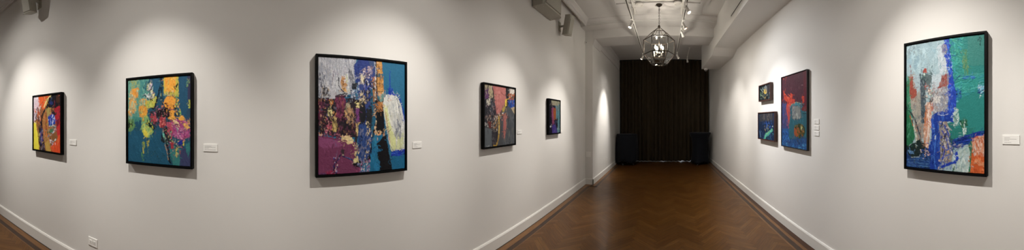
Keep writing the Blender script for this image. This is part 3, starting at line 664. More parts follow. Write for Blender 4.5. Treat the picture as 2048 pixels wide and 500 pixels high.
    A.scat([(772,192),(792,190),(806,230),(808,298),(786,300),(772,240)], 90, .8, 2.4, ['#dcd9d0','#c0c0bc','#e4e0d4','#b0b2b0','#d0ccc0'], 5, 80, 8)
    A.poly([(768,206),(774,214),(780,245),(792,280),(791,302),(784,303),(776,268),(770,232)], '#d6d792', 1.3); A.line([(771,222),(775,250),(779,280)], 1.8, '#c08a78', .8, dry=.3); A.line([(776,216),(782,250)], 1.8, '#e6e4d0')
    A.poly([(796,270),(807,266),(808,296),(793,299)], '#ccce9a', 1.6); A.scat([(788,246),(802,240),(804,276),(792,280)], 26, .8, 1.9, ['#9c9da2','#8a8c94','#b0b0b0','#70747c'], 4, 82, 8); A.line([(794,196),(800,225),(805,245)], 1.3, '#6a6c70', .8, dry=.3); A.line([(806,225),(812,262),(810,290)], 2, '#b8bcc4', 1)
    A.scat([(768,192),(782,188),(782,200),(770,204)], 14, .8, 1.4, ['#d8b8a0','#e8e4d8','#8aa0a0','#c89878'])
    A.line([(785,188),(798,192),(806,218),(811,246)], 2.4, '#1f3fa6', 1.4, dry=.25); A.line([(780,146),(780,172),(781,188)], 2, '#1c45a0', 1, dry=.25); A.poly([(777,178),(785,174),(788,187),(778,190)], '#1835a0', 1.6)
    A.poly([(782,303),(811,298),(811,306),(796,313),(783,312)], '#1a34a4', 1.6); A.scat([(782,302),(811,299),(811,310),(784,312)], 16, .9, 1.8, ['#2244b8','#122a8c','#2f5cb0'], 3, 0, 20)
    A.poly([(783,314),(812,310),(812,350),(787,350)], '#12658c', 1.4)
    # magenta field
    A.poly([(626,268),(640,272),(672,276),(712,284),(712,322),(724,334),(716,352),(626,366)], '#763657', 1.2, ang=10, var=.07); A.poly([(635,274),(678,282),(686,292),(668,297),(648,297),(636,288)], '#8d4670', 2, var=.06); A.scat([(640,292),(700,290),(706,340),(640,350)], 20, 1, 2.4, ['#7e3a5c','#6d3150','#843f62'], 3)
    A.scat([(632,264),(700,270),(712,280),(660,278),(634,272)], 30, .8, 1.8, ['#6a2c4c','#a85a6c','#2c2028','#8a3a54','#d89070'], 2, 0)
    A.poly([(683,274),(692,272),(703,274),(708,280),(706,287),(696,288),(690,282),(684,284)], '#e3c68c', 1.2); A.line([(686,279),(694,282)], 2.2, '#7a3a50'); A.line([(698,281),(707,280)], 1.8, '#9aa088', .6)
    A.blob(663,346,9,5,'#8d2048',1.6); A.scat([(654,340),(672,340),(672,352),(654,354)], 8, 1, 2, ['#a02a50','#7c1c40'])
    A.scat([(636,346),(652,346),(652,351),(637,351)], 14, .5, 1.0, ['#2c2c5c','#38386a'], 1.6)
    A.line([(683,308),(676,318),(669,330),(668,342),(674,350),(680,348)], 2.6, '#241f3c', 1.4, dry=.15); A.scat([(666,316),(680,312),(674,346),(664,346)], 18, .7, 1.4, ['#24308c','#c8b8c8','#8a90b8','#1c1c30','#d0c0b0'], 1.6)
    A.line([(686,312),(697,316),(708,322)], 3.2, '#202a58', 1); A.line([(690,314),(702,318)], 1, '#5a70a0', .6); A.line([(704,290),(704,306)], 1.2, '#5a2440', .6)
    A.poly([(683,299),(690,298),(688,311),(684,312),(681,304)], '#3a2c30', 1.2); A.blob(686,310,2,2,'#a08878',.8)
    A.scat([(709,292),(718,294),(718,320),(710,318)], 26, .8, 1.7, ['#d0b078','#5a3c30','#b08a5c','#2a2024','#e0c890','#7a5068']); A.blob(711.5,321.5,4.8,6,'#e0cd88',.8)
    A.poly([(706,328),(718,322),(728,326),(722,334),(708,334)], '#1a181c', 1.4); A.scat([(716,328),(740,320),(741,346),(720,350)], 60, .9, 1.9, ['#8a8ab0','#a8a0b8','#6a6c98','#c8c0c8','#5a5c84','#c0507c'], 1.6)
def art_pink(A):
    A.poly([(950,150),(1050,150),(1050,320),(950,320)], '#4b4b4e', 0, ang=90)
    A.poly([(960,160),(980,160),(979,200),(960,200)], '#9c8f74', 1.6); A.poly([(966,184),(978,176),(982,192),(976,200),(967,198)], '#623a66', 1.8); A.poly([(978,170),(986,172),(988,196),(980,200),(977,186)], '#a59674', 1.5)
    A.line([(977,168),(976,180),(972,190)], 1.5, '#2c2a30'); A.line([(985,168),(987,185),(989,205),(993,222)], 2, '#33282c'); A.scat([(967,170),(986,172),(986,198),(968,200)], 30, .7, 1.5, ['#b8a888','#5a3a60','#8a7c60','#2c2830','#784a74'], 2)
    A.poly([(966,198),(990,196),(996,240),(990,246),(966,246)], '#2e2e34', 1.6); A.blob(977.5,204,4.2,7,'#cfc6b4',1.2); A.blob(979,204,1.4,4,'#a89c84',1)
    A.scat([(966,196),(990,198),(996,240),(968,244)], 90, .7, 1.6, ['#1c1c22','#4a4a54','#6a5a60','#2c2a34','#787478','#503848','#8a8080','#24303a'], 2)
    A.poly([(986,168),(1013,174),(1013,196),(1008,214),(1002,222),(998,231),(993,224),(989,196)], '#b76c66', 1.2, var=.05); A.scat([(988,172),(1011,177),(1006,212),(996,224),(991,200)], 34, .9, 1.9, ['#c07870','#a85c58','#bb706a','#c48078'], 2); A.line([(1003,184),(1007,190),(1012,190)], 1, '#7a4440',.8)
    A.poly([(1012,174),(1020,178),(1018,200),(1012,205)], '#3c3c40', 1.4); A.line([(1013,176),(1016,200),(1014,212),(1002,228)], 2, '#1a191c', 1); A.line([(1003,228),(1016,220)], 1.8, '#1c1c1e',.8); A.line([(1006,226),(1012,223)], .9, '#d0d4d4', .4)
    A.poly([(1010,199),(1014,198),(1014,212),(1010,213)], '#e2bf22', .7); A.poly([(1004,217),(1011,213),(1012,222),(1005,224)], '#b0953e', 1.2)
    A.poly([(1019,174),(1034,177),(1034,190),(1020,188)], '#d5cabe', .9); A.scat([(1015,190),(1030,187),(1030,200),(1016,202)], 30, .8, 1.6, ['#c05c28','#8a4c30','#d87a3c','#605050','#a05030'], 2.6, 10, 40)
    A.poly([(1016,204),(1030,199),(1031,214),(1020,216)], '#24489c', 1.6); A.scat([(1016,202),(1030,200),(1030,216),(1018,217)], 16, .8, 1.5, ['#2f5cb8','#8aa0c0','#1c3880','#30343c']); A.poly([(1022,215),(1032,214),(1032,232),(1025,230)], '#b09a78', 1.5)
    A.poly([(1012,214),(1022,216),(1031,232),(1032,298),(1006,298),(1004,236)], '#505256', 1.5, ang=88); A.scat([(1010,226),(1030,234),(1030,290),(1008,290)], 60, .8, 1.8, ['#5a5c60','#45474b','#626468','#3c3e42','#68665f'], 4, 88, 10)
    A.scat([(990,228),(1010,226),(1008,240),(992,244)], 40, .7, 1.4, ['#c08a30','#b05a50','#d8d0c0','#2c282c','#c87a70','#805838'], 1.6)
    A.poly([(1007,228),(1012,226),(1013,250),(1011,268),(1009,280),(1007,262)], '#a8605a', 1.3); A.scat([(1007,228),(1013,228),(1012,270),(1008,270)], 12, .6, 1.2, ['#c07868','#8a4c48','#5a5456'], 3)
    A.scat([(967,232),(984,232),(984,256),(968,254)], 44, .8, 1.7, ['#8a6a58','#b09a88','#5a3a34','#c8c0b8','#4a4448','#7c3a34'], 1.5); A.blob(970,248,3,3.6,'#b8b0ac',1.5); A.poly([(977,244),(982,243),(983,257),(978,256)], '#6c2c28', 1.4)
    A.scat([(983,232),(996,232),(996,262),(984,262)], 44, .8, 1.6, ['#a87848','#2c282c','#c8b8a8','#6a4838','#8a5a3c','#1f1c20','#b0a8a0'], 1.6)
    A.poly([(966,256),(984,258),(984,298),(966,298)], '#5a5e62', 1.6, ang=88); A.poly([(984,258),(996,262),(996,292),(984,292)], '#353136', 1.6); A.scat([(985,260),(996,262),(996,290),(985,290)], 20, .7, 1.4, ['#4c464a','#2a262c','#6a5c5c'], 3)
    A.line([(998,232),(999,250),(998,270),(996,284),(993,292),(988,291)], 2.6, '#b48c2e', .6); A.line([(998,240),(998.5,268)], 1, '#e0bc60', .4); A.line([(994,236),(995,255)],1.2,'#7c5c30',.8)
    A.scat([(968,290),(990,294),(988,297),(968,297)], 8, .6, 1.1, ['#a8a8a8','#8a8a8a'])
def art_narrow(A):
    A.poly([(1080,180),(1130,180),(1130,290),(1080,290)], '#2c263c', 0)
    A.poly([(1090,195),(1104,197),(1104,272),(1090,272)], '#1a1828', .8); A.poly([(1102,198),(1122,200),(1122,214),(1104,210)], '#a39c80', 1); A.scat([(1104,201),(1120,203),(1120,213),(1105,210)], 12, .6, 1.2, ['#b8b090','#8a8468','#5a5048'], 2)
    A.scat([(1101,208),(1107,206),(1108,218),(1102,217)], 14, .6, 1.2, ['#6a4c48','#a08078','#3a2c34','#b89088']); A.poly([(1111,212),(1122,209),(1122,270),(1113,268)], '#56828c', 1.2); A.scat([(1112,212),(1120,212),(1119,252),(1114,252)], 18, .6, 1.3, ['#6a949c','#44707c','#7aa0a4'], 3); A.scat([(1110,212),(1120,211),(1120,218),(1111,218)], 8, .7, 1.2, ['#6a5c50','#4a3c40'])
    A.poly([(1103,217),(1108,214),(1109,246),(1105,252)], '#94466c', 1); A.scat([(1103,218),(1108,216),(1109,248),(1105,250)], 14, .6, 1.1, ['#b0688a','#84395a','#3a2438','#a85078'], 3); A.poly([(1107,217),(1112,216),(1112,238),(1109,240),(1107,230)], '#ac561f', 1); A.scat([(1107,218),(1112,218),(1111,238),(1108,238)], 9, .5, 1, ['#c87034','#944014','#2a2028','#40303a'])
    A.poly([(1110,238),(1115,238),(1116,256),(1111,256)], '#22222a', 1); A.poly([(1105,250),(1112,250),(1116,268),(1105,268)], '#4a3888', 1.1); A.scat([(1104,250),(1116,252),(1116,267),(1105,267)], 14, .6, 1.1, ['#5c48a0','#302860','#8a80b0'], 2.5)
    A.blob(1101.3,253,1.2,2,'#d8d8e0',.5); A.scat([(1115,254),(1120,252),(1120,264),(1116,264)], 10, .6, 1.1, ['#d0d0c8','#8aa0a8','#b8b8b0'])
def art_maroon(A):
    A.poly([(1540,120),(1640,120),(1640,320),(1540,320)], '#57303c', 0, var=.07); A.scat([(1562,150),(1612,142),(1612,200),(1562,210)], 40, 1, 2.6, ['#5e3440','#4e2a34','#643a44','#583040'], 2)
    A.poly([(1606,142),(1616,140),(1616,222),(1608,222)], '#6c2a38', 1.5); A.scat([(1565,154),(1573,152),(1573,160),(1566,160)], 7, .7, 1.4, ['#c04a34','#8a3c38']); A.blob(1604,170,1.6,.8,'#a0707c',.6)
    A.poly([(1556,206),(1580,208),(1582,262),(1556,268)], '#484c7a', 2.2); A.scat([(1562,210),(1579,212),(1580,260),(1563,262)], 46, 1, 2.2, ['#54528c','#40446c','#6a5480','#3c4a84','#5a4668'], 2)
    A.poly([(1556,258),(1584,256),(1584,275),(1618,270),(1618,310),(1556,310)], '#2c5890', 2); A.scat([(1563,260),(1580,258),(1584,285),(1564,288)], 34, 1, 2.2, ['#2a6cc0','#1f4c94','#3880cc','#243c70'], 1.8, 60, 60)
    A.poly([(1577,214),(1586,206),(1600,206),(1608,216),(1618,218),(1618,277),(1578,279)], '#2e6674', 2); A.scat([(1579,214),(1604,210),(1613,224),(1613,274),(1580,276)], 50, 1, 2.2, ['#387484','#285a68','#34707c','#2a6070'], 2)
    A.poly([(1566,180),(1569,186),(1575,193),(1579,196),(1581,185),(1585,190),(1584,197),(1589,199),(1590,207),(1583,210),(1580,216),(1578,246),(1575,236),(1572,216),(1575,206),(1568,197)], '#d4432c', 1.4); A.scat([(1567,186),(1582,192),(1589,202),(1580,214),(1573,208)], 34, .7, 1.6, ['#e85a3c','#b8342c','#f07858','#8a3040'], 1.8); A.poly([(1572,212),(1580,212),(1579,248),(1576,244)], '#c84e48', 1.5)
    A.scat([(1568,208),(1578,214),(1578,260),(1570,250)], 16, .8, 1.5, ['#b0505c','#4c4878','#8a4a68']); A.poly([(1603,193),(1608,192),(1608,204),(1605,208)], '#d0402c', 1.2)
    A.poly([(1600,214),(1618,212),(1618,222),(1604,222)], '#7c3438', 1.6); A.poly([(1580,216),(1583,208),(1592,204),(1602,206),(1604,218),(1601,214),(1592,211),(1585,214)], '#3f8490', 1.2); A.line([(1582,210),(1592,204),(1602,207)], 1, '#c8b070', .8, dry=.4)
    A.poly([(1582,212),(1600,210),(1603,236),(1598,240),(1584,239)], '#4a5660', 1); A.poly([(1584,213),(1600,212),(1602,236),(1585,238)], '#868884', 1.2); A.scat([(1584,214),(1600,213),(1601,236),(1586,237)], 34, .7, 1.5, ['#9a9c98','#70747a','#a4a8a0','#7c8488'], 3)
    A.blob(1599,262,11,14.5,'#3c4428',1.4); A.blob(1593.5,262,6,11,'#a8542a',1.6); A.scat([(1589,251),(1606,250),(1609,270),(1596,274)], 50, .8, 1.7, ['#b85c2c','#6a6430','#8a7834','#4a5428','#c8743c','#38401f'], 2, 60, 50); A.blob(1603,256,1.4,4,'#c8c07c',.8,20); A.line([(1597,252),(1603,266),(1600,272)], 1.5, '#2c3420')
    A.line([(1606,227),(1611,226)], 2.4, '#1f4a54', 1); A.scat([(1576,276),(1612,274),(1614,294),(1572,292)], 50, 1, 2.2, ['#365c94','#44507c','#2c4c88','#4a6ca0','#284070'], 1.6, 50, 60); A.scat([(1564,286),(1614,290),(1616,300),(1566,294)], 36, .9, 1.9, ['#3a84c0','#2c68ac','#5098cc','#24589c'], 2.6, 10, 30)
def art_small(A):
    A.poly([(1500,150),(1560,150),(1560,220),(1500,220)], '#1f272b', 0); A.scat([(1520,176),(1538,172),(1540,198),(1522,200)], 60, .6, 1.3, ['#2c3c40','#16191c','#4a605c','#39484c','#6a7c74','#0f1214'], 3, 50, 40)
    A.poly([(1533,168),(1541,167),(1541,188),(1535,189)], '#39363a', 1); A.blob(1530.6,182,3.6,6.4,'#8a8478',.9); A.blob(1530.2,183,2.6,5,'#cba93e',.7); A.blob(1531,182,1,2.6,'#6a5420',.5); A.scat([(1528,172),(1534,171),(1534,178),(1529,178)], 9, .5, 1, ['#d8dcd8','#a0a8a8','#70787c'])
    A.scat([(1534,186),(1540,184),(1540,197),(1535,197)], 9, .6, 1.1, ['#8a949c','#b0b8b8','#5a6468']); A.scat([(1527,192),(1533,191),(1533,197),(1528,197)], 7, .6, 1.1, ['#a07c34','#c09848','#5c4a24']); A.line([(1521,178),(1525,184)], 1, '#b0c0b4', .6); A.line([(1520,189),(1528,195)], 1, '#7c9488', .6); A.scat([(1520,186),(1523,186),(1523,192),(1521,192)], 4, .5, .9, ['#6a8a48','#90a860'])
def art_mid(A):
    A.poly([(1500,210),(1560,210),(1560,300),(1500,300)], '#1e2f4c', 0); A.scat([(1519,230),(1546,228),(1546,280),(1520,278)], 110, .8, 1.8, ['#24385c','#1a2842','#2c4878','#16233a','#34507c','#283448'], 2, 60, 50)
    A.poly([(1518,228),(1546,225),(1546,240),(1519,243)], '#3c3c42', 1.8); A.scat([(1520,230),(1545,228),(1545,242),(1522,244)], 30, .7, 1.5, ['#5c5450','#4c4040','#6c645c','#343840'], 3)
    A.scat([(1528,244),(1544,242),(1545,258),(1530,258)], 20, .8, 1.7, ['#2a54a0','#3464b0','#20407c']); A.scat([(1528,252),(1538,250),(1538,264),(1530,264)], 14, .6, 1.2, ['#8a7c54','#5c5c48','#a08c60'])
    A.poly([(1527,278),(1530,268),(1536,264),(1544,257),(1546,262),(1540,268),(1533,273),(1529,279)], '#4ca48c', 1.4); A.scat([(1527,277),(1533,266),(1545,258),(1544,264),(1532,274)], 30, .6, 1.3, ['#5cc0a8','#2c9ca8','#6cb85c','#88c878','#38a4b4','#2c7480'], 2.2, 125, 20); A.blob(1545,253,1,1.3,'#c8d4d8',.4); A.line([(1519,262),(1521,274)], 1.2, '#5a7c98', .8)
def art_big(A):
    A.poly([(1790,30),(1990,30),(1990,380),(1790,380)], '#9fb9c0', 0, var=.06)
    A.scat([(1812,92),(1884,80),(1886,150),(1812,160)], 80, 1.5, 4, ['#a8c4cc','#98b2ba','#b4ccd2','#94b4c0','#a4bcc0'], 3); A.scat([(1814,95),(1830,92),(1832,110),(1815,112)], 12, .7, 1.6, ['#8494a0','#90a0a4','#7c9098'], 3)
    A.poly([(1874,92),(1884,88),(1894,130),(1893,150),(1880,150),(1876,120)], '#c3ccd2', 2, dry=.3)
    # teal sheet
    A.poly([(1898,60),(1985,50),(1985,275),(1905,275),(1902,210),(1900,130)], '#1b857e', 1.5, ang=70, var=.07)
    A.poly([(1897,72),(1925,68),(1932,110),(1926,150),(1904,158),(1898,120)], '#1f8e84', 2, var=.1); A.scat([(1898,76),(1925,74),(1930,150),(1904,154)], 90, .8, 1.9, ['#2aa094','#187c78','#33a89c','#147070','#2590a0','#3aa888'], 3, 50, 50)
    A.poly([(1924,100),(1934,98),(1936,150),(1928,152)], '#4a8a62', 2.5, dry=.4); A.scat([(1922,104),(1936,104),(1938,150),(1926,150)], 20, .8, 1.7, ['#5a9468','#3a8a70','#6a9060'], 2.5)
    A.poly([(1934,68),(1972,62),(1972,130),(1936,132)], '#35867c', 3, a=.8, var=.05); A.scat([(1955,70),(1962,68),(1962,92),(1955,84)], 8, .5, 1.1, ['#1c4c4c','#24605c'], 3)
    A.poly([(1904,155),(1972,145),(1972,170),(1912,205)], '#1f948a', 2.5, ang=12); A.scat([(1908,150),(1970,148),(1968,172),(1916,200)], 60, .8, 1.8, ['#2a9c9c','#188078','#3aa8a0','#1c8c94'], 5, -18, 14)
    A.line([(1916,189),(1940,180),(1968,172)], 1.4, '#3ab0a4', .8); A.scat([(1922,152),(1948,152),(1948,158),(1924,162)], 14, .7, 1.4, ['#2468b8','#3a88c8','#1c58a0'], 3.5, -8, 10)
    A.poly([(1955,176),(1968,170),(1970,174),(1958,184)], '#5aa8c8', 1.4); A.scat([(1953,172),(1970,168),(1968,186),(1956,190)], 20, .7, 1.5, ['#d4e4e8','#2c6cb0','#1c3c80','#74b8d0'], 3, -25, 10); A.blob(1961,191,2.4,1.4,'#c8dcd8',.8); A.line([(1955,186),(1966,180)], 1.8, '#1c3474', .8)
    A.line([(1910,160),(1920,151)], 1.8, '#1a4a78', .8)
    # blue river
    A.poly([(1890,76),(1898,76),(1901,110),(1906,150),(1911,180),(1913,206),(1908,245),(1884,240),(1888,215),(1895,180),(1897,150),(1893,125),(1886,104)], '#2145b2', 1.8)
    A.scat([(1888,80),(1898,80),(1902,130),(1910,180),(1911,215),(1896,240),(1890,230),(1896,170),(1894,128)], 110, .9, 2.1, ['#2c58d8','#1c3cb0','#3468d8','#2040a0','#5a84d8','#3c50b0'], 2.2, 80, 30)
    A.scat([(1896,108),(1902,106),(1906,140),(1898,145)], 26, .6, 1.2, ['#7ca8e8','#4c88d8','#20a0a8','#b8d0e8','#1c3090'], 1.6)
    A.poly([(1882,90),(1887,86),(1893,92),(1894,104),(1890,108),(1884,104)], '#848098', 1.6); A.scat([(1882,90),(1892,90),(1894,108),(1886,106)], 12, .7, 1.4, ['#a098a4','#6c6c90','#9c8c88'])
    A.poly([(1911,182),(1921,180),(1922,196),(1913,200)], '#1f60a4', 1.8); A.scat([(1911,178),(1922,178),(1923,200),(1913,205)], 16, .8, 1.6, ['#2470b8','#1c5090','#1f8c98']); A.line([(1913,188),(1922,186)], 2, '#16284c', .8); A.blob(1915,203,2.8,2,'#5aa8c0',.8)
    # left side greens, greys, brown reds
    A.poly([(1805,155),(1818,152),(1822,180),(1824,230),(1828,260),(1824,294),(1805,300)], '#3f8766', 1.8); A.poly([(1805,215),(1816,214),(1824,245),(1830,275),(1822,292),(1805,300)], '#1d6e48', 1.6); A.poly([(1805,152),(1815,150),(1816,162),(1806,166)], '#6aa49c', 1.4)
    A.scat([(1812,165),(1820,165),(1826,285),(1813,290)], 24, .9, 2, ['#2a7a58','#4a9470','#1a5c3c','#287854'], 4)
    A.poly([(1819,150),(1830,148),(1842,160),(1846,200),(1845,250),(1836,262),(1826,240),(1820,200)], '#a0998c', 1.8); A.scat([(1822,195),(1844,190),(1844,250),(1830,252)], 40, 1, 2.2, ['#aaa294','#948c80','#b0a898','#8c8c88'], 2.6); A.poly([(1824,150),(1842,148),(1842,178),(1834,186)], '#a4b6bc', 2)
    A.poly([(1819,154),(1825,153),(1826,178),(1833,177),(1834,190),(1828,196),(1822,200),(1819,185)], '#9d4a3c', 1.4); A.scat([(1819,156),(1825,156),(1833,186),(1823,198)], 14, .8, 1.5, ['#b05c48','#883c34','#a85444'], 2)
    A.line([(1820,128),(1822,150)], 2, '#90686c', 1, dry=.4)
    # dark tower
    A.poly([(1840,150),(1851,148),(1851,200),(1850,246),(1843,248),(1841,200)], '#48555f', 1.4); A.scat([(1841,150),(1851,150),(1850,246),(1843,246)], 70, .8, 1.7, ['#3a4650','#5a6a74','#2c3640','#6c7c80','#4c5c60'], 2.4)
    A.scat([(1839,146),(1864,146),(1862,160),(1841,162)], 46, .8, 1.8, ['#5c7474','#6c8c84','#486060','#8aa4a0','#3c5054'], 1.6, 60, 50); A.scat([(1842,128),(1866,132),(1870,148),(1842,148)], 18, .5, 1.0, ['#5c7478','#7c9498','#486468'], 3.5, 60, 60)
    A.poly([(1846,140),(1849,136),(1853,138),(1854,146),(1846,146)], '#a84a3e', 1); A.blob(1848,149,2,2,'#c8d8c8',.8)
    A.poly([(1851,150),(1863,150),(1862,172),(1852,175)], '#5c6c6e', 1.6); A.poly([(1864,150),(1884,146),(1882,168),(1868,178),(1862,170)], '#bccad0', 1.8); A.poly([(1884,150),(1897,146),(1897,166),(1890,176),(1878,188),(1872,180),(1880,168)], '#9a5048', 1.8); A.scat([(1884,152),(1896,148),(1895,170),(1878,184)], 24, .9, 1.8, ['#a85c50','#8a4440','#b06a5c','#9c7c7c'], 2.2); A.poly([(1893,146),(1898,150),(1896,170),(1893,168)], '#8c8088', 1.2)
    A.scat([(1848,172),(1872,170),(1874,186),(1866,190),(1850,182)], 46, .9, 1.9, ['#b05a4c','#c8a8a0','#a86c60','#8a8c90','#d0c0b8','#986058'], 1.6)
    A.poly([(1862,180),(1894,172),(1896,215),(1886,228),(1866,228),(1858,205)], '#98989e', 2); A.scat([(1862,180),(1896,176),(1894,222),(1866,226)], 120, .9, 2.1, ['#a8a8b0','#8a8c98','#b8b8bc','#7c8090','#c4c0bc','#9c8c88','#a0a8b4'], 2, 80, 40)
    A.scat([(1850,180),(1866,182),(1866,206),(1854,206)], 50, .8, 1.6, ['#d8ccb8','#68a090','#c8b0a0','#3c4c54','#e0d8c8','#a86050','#b8c4c0'], 1.5); A.poly([(1866,194),(1882,192),(1878,204),(1868,208)], '#d4cec8', 2, dry=.3); A.poly([(1857,196),(1865,194),(1866,203),(1860,206)], '#2c2c38', 1.4); A.line([(1866,200),(1862,212)], 1.4, '#e0dcd8', .6); A.scat([(1858,206),(1866,206),(1866,222),(1860,222)], 14, .8, 1.5, ['#b0645c','#8c4c48','#c8887c'])
    # salmon column
    A.poly([(1853,206),(1859,204),(1864,228),(1862,246),(1858,270),(1856,300),(1848,300),(1846,275),(1848,250)], '#cf9a7c', 1.4); A.scat([(1852,208),(1862,212),(1862,246),(1856,296),(1848,290)], 60, .9, 1.8, ['#e4c4ac','#c88058','#d8a890','#b86c44','#ecd4c4','#c89880'], 3); A.line([(1852,212),(1850,245),(1845,272)], 3, '#bf7246', 1, dry=.2); A.line([(1857,212),(1858,250),(1853,285)], 3, '#e8cfc0', 1, dry=.25)
    A.poly([(1826,250),(1846,246),(1848,268),(1842,286),(1832,282)], '#8e8c86', 1.8); A.scat([(1826,250),(1846,250),(1842,282),(1832,282)], 20, .8, 1.6, ['#a49888','#b08068','#6c7478','#c0b0a0'], 3); A.line([(1823,236),(1830,262),(1834,284)], 2.6, '#c8d0b8', 1.2, dry=.3); A.line([(1820,232),(1826,250)],2.4,'#a85c3c',1)
    A.line([(1812,212),(1822,226),(1832,246),(1841,276)], 2.6, '#243640', 1.2)
    # lower left navy and dark foliage
    A.poly([(1805,294),(1840,290),(1864,300),(1866,350),(1805,350)], '#1f427e', 1.8, ang=5); A.scat([(1812,300),(1862,304),(1862,342),(1812,334)], 60, .9, 1.9, ['#284c90','#183468','#3060a0','#14284c','#2c5488'], 4, 5, 15)
    A.poly([(1812,292),(1828,286),(1840,278),(1850,288),(1850,302),(1840,310),(1830,316),(1818,312),(1813,302)], '#1b2a2a', 1.8); A.poly([(1815,299),(1826,301),(1828,308),(1820,308)], '#5a88b4', 1.5); A.line([(1822,315),(1838,314),(1842,306)], 1.4, '#9cacac', 1); A.scat([(1838,300),(1862,296),(1862,316),(1842,318)], 40, .7, 1.5, ['#d8b0a8','#1c2838','#c08c88','#24448c','#e0ccc4','#101c24'], 2, 50, 40)
    for y in (318, 324, 330): A.line([(1816, y), (1856, y + 4)], 1.1, '#4c7cac', .8, dry=.35)
    # big blue figure
    A.poly([(1862,240),(1866,228),(1884,222),(1900,226),(1904,240),(1890,244),(1882,250),(1881,290),(1882,318),(1876,344),(1860,344),(1860,310),(1856,296),(1864,272)], '#193b9a', 1.6)
    A.scat([(1864,234),(1898,228),(1884,250),(1880,300),(1876,342),(1862,340)], 70, 1, 2.2, ['#2048b0','#143288','#2853b4','#183f90','#3464b8'], 4, 85, 14); A.line([(1867,250),(1871,280),(1868,315),(1872,340)], 2.2, '#3f78d4', 1, dry=.3); A.line([(1871,272),(1870,278)], 2, '#c4d8f0', .5); A.line([(1882,252),(1882,280)], 1.6, '#6aa0d8', .8, dry=.4); A.line([(1875,228),(1882,231),(1895,229)], 1, '#c8d0e0', .6)
    A.poly([(1878,246),(1890,243),(1898,250),(1903,276),(1906,300),(1903,322),(1890,332),(1880,320),(1880,280)], '#93897f', 1.6)
    A.scat([(1880,246),(1896,246),(1904,300),(1896,326),(1882,320)], 130, .7, 1.6, ['#a89888','#5c6ca0','#b8a898','#1c3c9c','#74706c','#c8bcb0','#28303c','#8c6c5c','#d4ccc8'], 2.6, 70, 60)
    for p in ([(1884,262),(1892,276),(1898,300)], [(1896,258),(1886,285),(1884,310)], [(1880,290),(1893,300),(1904,296)], [(1888,250),(1896,266),(1902,290)], [(1882,318),(1900,308)], [(1878,338),(1886,315),(1890,295)]): A.line(p, 2.0, A.r.choice(['#1a3ca8','#16306c','#141c30','#2450c0']), 1.2)
    A.blob(1896,303,2,2,'#d8a070',.8); A.scat([(1874,318),(1890,318),(1892,346),(1874,346)], 30, .8, 1.6, ['#d4c4b4','#1c3890','#282c34','#a89c90','#c0a898','#3458a8'], 2)
    A.poly([(1895,246),(1904,244),(1912,262),(1910,292),(1905,300),(1902,270)], '#1a7470', 1.4); A.poly([(1898,276),(1906,262),(1910,290),(1906,302)], '#2c585c', 1.2)
    # middle right: white drips, dark greens, navy band
    A.poly([(1909,214),(1916,218),(1918,236),(1916,250),(1909,252),(1906,238)], '#bcd0c8', 1.6); A.scat([(1908,216),(1918,220),(1918,250),(1907,250)], 26, .7, 1.5, ['#dce8e0','#3c8c84','#6ca49c','#e4ece8','#285c50'], 2.6); A.poly([(1920,240),(1932,236),(1936,252),(1922,256)], '#1f5e48', 1.6); A.scat([(1920,240),(1934,238),(1934,256),(1922,256)], 16, .8, 1.5, ['#2c6c4c','#4c8450','#184838'], 2)
    A.poly([(1899,262),(1915,256),(1950,254),(1945,268),(1916,276),(1902,278)], '#1c7c72', 1.6); A.poly([(1924,256),(1933,255),(1932,268),(1926,269)], '#cfe0d8', 1.4); A.line([(1928,240),(1929,262)], 2.5, '#b8d0c4', 1, dry=.3)
    A.poly([(1904,280),(1918,274),(1940,268),(1958,262),(1985,258),(1985,276),(1950,280),(1938,288),(1924,294),(1905,294)], '#14318e', 1.6, ang=-12); A.scat([(1906,280),(1968,264),(1968,274),(1930,288),(1908,292)], 40, .9, 1.9, ['#1c40a8','#102870','#1a50a0','#0e2468'], 4, -15, 12); A.scat([(1916,270),(1930,268),(1930,274),(1918,276)], 6, .6, 1, ['#8cb0c0','#5c94a8'], 4, -10, 8); A.scat([(1906,290),(1922,288),(1920,298),(1906,300)], 18, .7, 1.4, ['#8c8c98','#5c5c78','#b0a8a8','#24388c'], 3, -15, 15)
    A.poly([(1906,312),(1914,304),(1928,296),(1940,290),(1940,330),(1938,352),(1904,352)], '#b5c6be', 1.4); A.scat([(1908,312),(1938,294),(1936,346),(1908,346)], 60, 1, 2.6, ['#c8d4cc','#a8bcb8','#b8ccd0','#d4dcd4','#9cb8b4'], 3); A.line([(1908,334),(1905,346)], 3, '#2c5c48', 1)
    A.line([(1912,306),(1915,316),(1910,324),(1898,328),(1884,334)], 5.4, '#1b3fb4', 1); A.line([(1908,312),(1912,318),(1904,325)], 1.6, '#3f68d0', .8)
    A.poly([(1944,278),(1955,272),(1985,270),(1985,362),(1936,352),(1939,330),(1942,300)], '#d15a1e', 1.4, ang=80)
    A.poly([(1944,279),(1958,272),(1974,272),(1974,308),(1960,310),(1944,304)], '#d39c80', 2, dry=.35); A.scat([(1945,280),(1972,274),(1972,310),(1946,312)], 60, .7, 1.6, ['#e0c0b0','#d88458','#c8704c','#e8d4c8','#d07040'], 4, 80, 12)
    A.scat([(1940,314),(1974,312),(1974,350),(1938,344)], 50, 1, 2.2, ['#e06a2c','#c04c14','#d8601f','#e88048'], 2.6, 60, 50); A.poly([(1950,316),(1974,328),(1974,338),(1948,326)], '#e08c5c', 2, dry=.3)
    A.line([(1943,282),(1942,300),(1940,330),(1937,350)], 3.2, '#1d7450', 1.2); A.poly([(1936,292),(1943,278),(1944,300),(1940,304)], '#2c6c54', 1.2); A.line([(1971,64),(1974,200),(1976,352)], 1.6, '#a8968a', .8, dry=.5)

